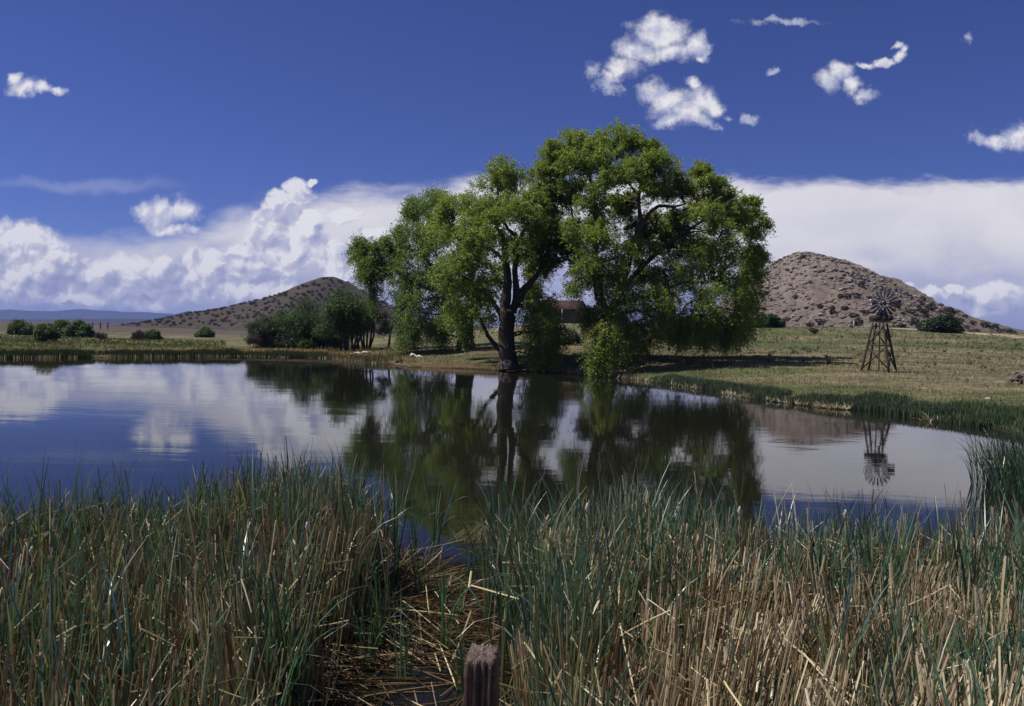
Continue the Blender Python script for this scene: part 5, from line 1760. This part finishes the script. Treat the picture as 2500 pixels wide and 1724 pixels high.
# culvert pipe in the red bank
pc = on_ground(975, 884); pc[1] -= .25; pc[2] = .2
an = np.linspace(0, 2 * math.pi, 17)[:-1]
m = MB()
ro, ri = .30, .25
v = []
for y_ in (-.3, .9):
    for r__ in (ro, ri): v += [pc + np.array([math.cos(q) * r__, y_, math.sin(q) * r__]) for q in an]
n = 16; f = []
for k in range(n):
    k2 = (k + 1) % n
    f += [(k, k2, 2 * n + k2, 2 * n + k), (n + k2, n + k, 3 * n + k, 3 * n + k2), (k, n + k, n + k2, k2), (2 * n + k, 2 * n + k2, 3 * n + k2, 3 * n + k)]
m.add(v, f, None, (.03, .022, .018))
tag(link('drain_pipe', m.mesh('drain_pipe', M_paint, pc), None, pc), 'dark round drain pipe opening in the red bank left of the driftwood', 'pipe')


def stone(X, Y, r, label, col, name='stone', group=None, D=None, sq=.7):
    p = on_ground(X, Y) if D is None else at(X, Y, D)
    vv, ff = random.choice(base_ico)
    m = MB(); m.add(vv * np.array([r * 1.2, r, r * sq]) + p, None, ff, col)
    tag(link(name, m.mesh(name, M_rock, p), None, p), label, 'stone', group)


stone(1443, 913, .19, 'bright white stone at the water line below the drooping branches', (.75, .73, .7), sq=.9)
for (X, Y, lab) in ((1312, 891, 'left one of the pale stones scattered right of the big trunk'), (1325, 889, 'middle one of the pale stones scattered right of the big trunk'),
                    (1340, 888, 'right one of the pale stones scattered right of the big trunk'), (1310, 905, 'lone pale stone at the water line right of the big trunk'),
                    (1420, 890, 'pale stone between the trunks just left of the drooping branches')):
    stone(X, Y, .15, lab, (.42, .39, .35), group='pale stones on the shaded bank')
stone(2413, 975, .16, 'pinkish grey stone on the green bank at far right', (.4, .33, .3))
stone(2368, 990, .10, 'small white stone on the green bank near the right shore', (.6, .6, .55))
# white marker post on the meadow crest
p = on_ground(2084, 801)
m = MB(); s = p[1] / F2500
m.tube(np.array([p + (0, 0, -.2), p + (0, 0, 18 * s)]), 1.2 * s, 7, (.55, .53, .5))
tag(link('marker_post', m.mesh('marker_post', M_wood, p), None, p), 'thin white post standing at the foot of the rocky hill left of the windmill', 'post')
# far utility poles
for (X, lab) in ((226, 'left one of three dark poles on the far plain'), (245, 'middle one of three dark poles on the far plain'), (263, 'right one of three dark poles on the far plain')):
    p = on_ground(X, 803); p = np.array([ray(X, 803)[0] / ray(X, 803)[1] * 330, 330, gz(ray(X, 803)[0] * 330, 330)]); s = 330 / F2500
    m = MB(); h = at(X, 787, 330)[2] - p[2]
    m.tube(np.array([p + (0, 0, -.3), p + (0, 0, h)]), .22, 6, (.04, .035, .035))
    m.bar(p + (-1.0, 0, h * .82), p + (1.0, 0, h * .82), .16, .16, (.04, .035, .035)); m.bar(p + (-.7, 0, h * .6), p + (.7, 0, h * .6), .14, .14, (.04, .035, .035))
    tag(link('utility_pole', m.mesh('utility_pole', M_wood, p), None, p), lab, 'pole', 'poles on the far plain')


# dirt track along the crest of the right meadow, a ribbon lying on the ground
tr = [(2150, 802), (2230, 805), (2320, 809), (2400, 815), (2480, 823), (2600, 836)]
Pl = np.array([on_ground(X, Y) for X, Y in tr])
tt = np.linspace(0, len(Pl) - 1, 60)
PP = np.stack([np.interp(tt, np.arange(len(Pl)), Pl[:, k]) for k in range(2)], 1)
T = np.gradient(PP, axis=0); T /= np.linalg.norm(T, axis=1)[:, None]
N_ = np.stack([-T[:, 1], T[:, 0]], 1)
cols_ = np.linspace(-1.8, 1.8, 7)
v = []
for i in range(len(PP)):
    for w in cols_:
        x, y = PP[i] + N_[i] * (w + .3 * (vnoise(np.array(i * .4), np.array(w), 6) - .5))
        v.append((x, y, gz(x, y) + .03))
f = [(i * 7 + k, i * 7 + k + 1, (i + 1) * 7 + k + 1, (i + 1) * 7 + k) for i in range(59) for k in range(6)]
tag(link('dirt_track', mesh_np('dirt_track', np.array(v), np.array(f), M_wall, np.full((len(v), 3), (.38, .30, .21)), True)), 'pale dirt track crossing the meadow under the rocky hill', 'dirt track', kind='structure')

# ---------------------------------------------------------------- air
HAZE = 0.00009
m, t, out = mat_new('haze')
pv = t.n.new('ShaderNodeVolumePrincipled')
pv.inputs['Color'].default_value = (0.35, 0.48, 1.0, 1)
pv.inputs['Density'].default_value = HAZE
t.l.new(pv.outputs[0], out.inputs['Volume'])
hb = MB(); hb.box((0, 0, 84), (20000, 20000, 176))
tag(link('haze', hb.mesh('haze', m)), 'thin blue air haze over the plain', 'haze', kind='stuff')
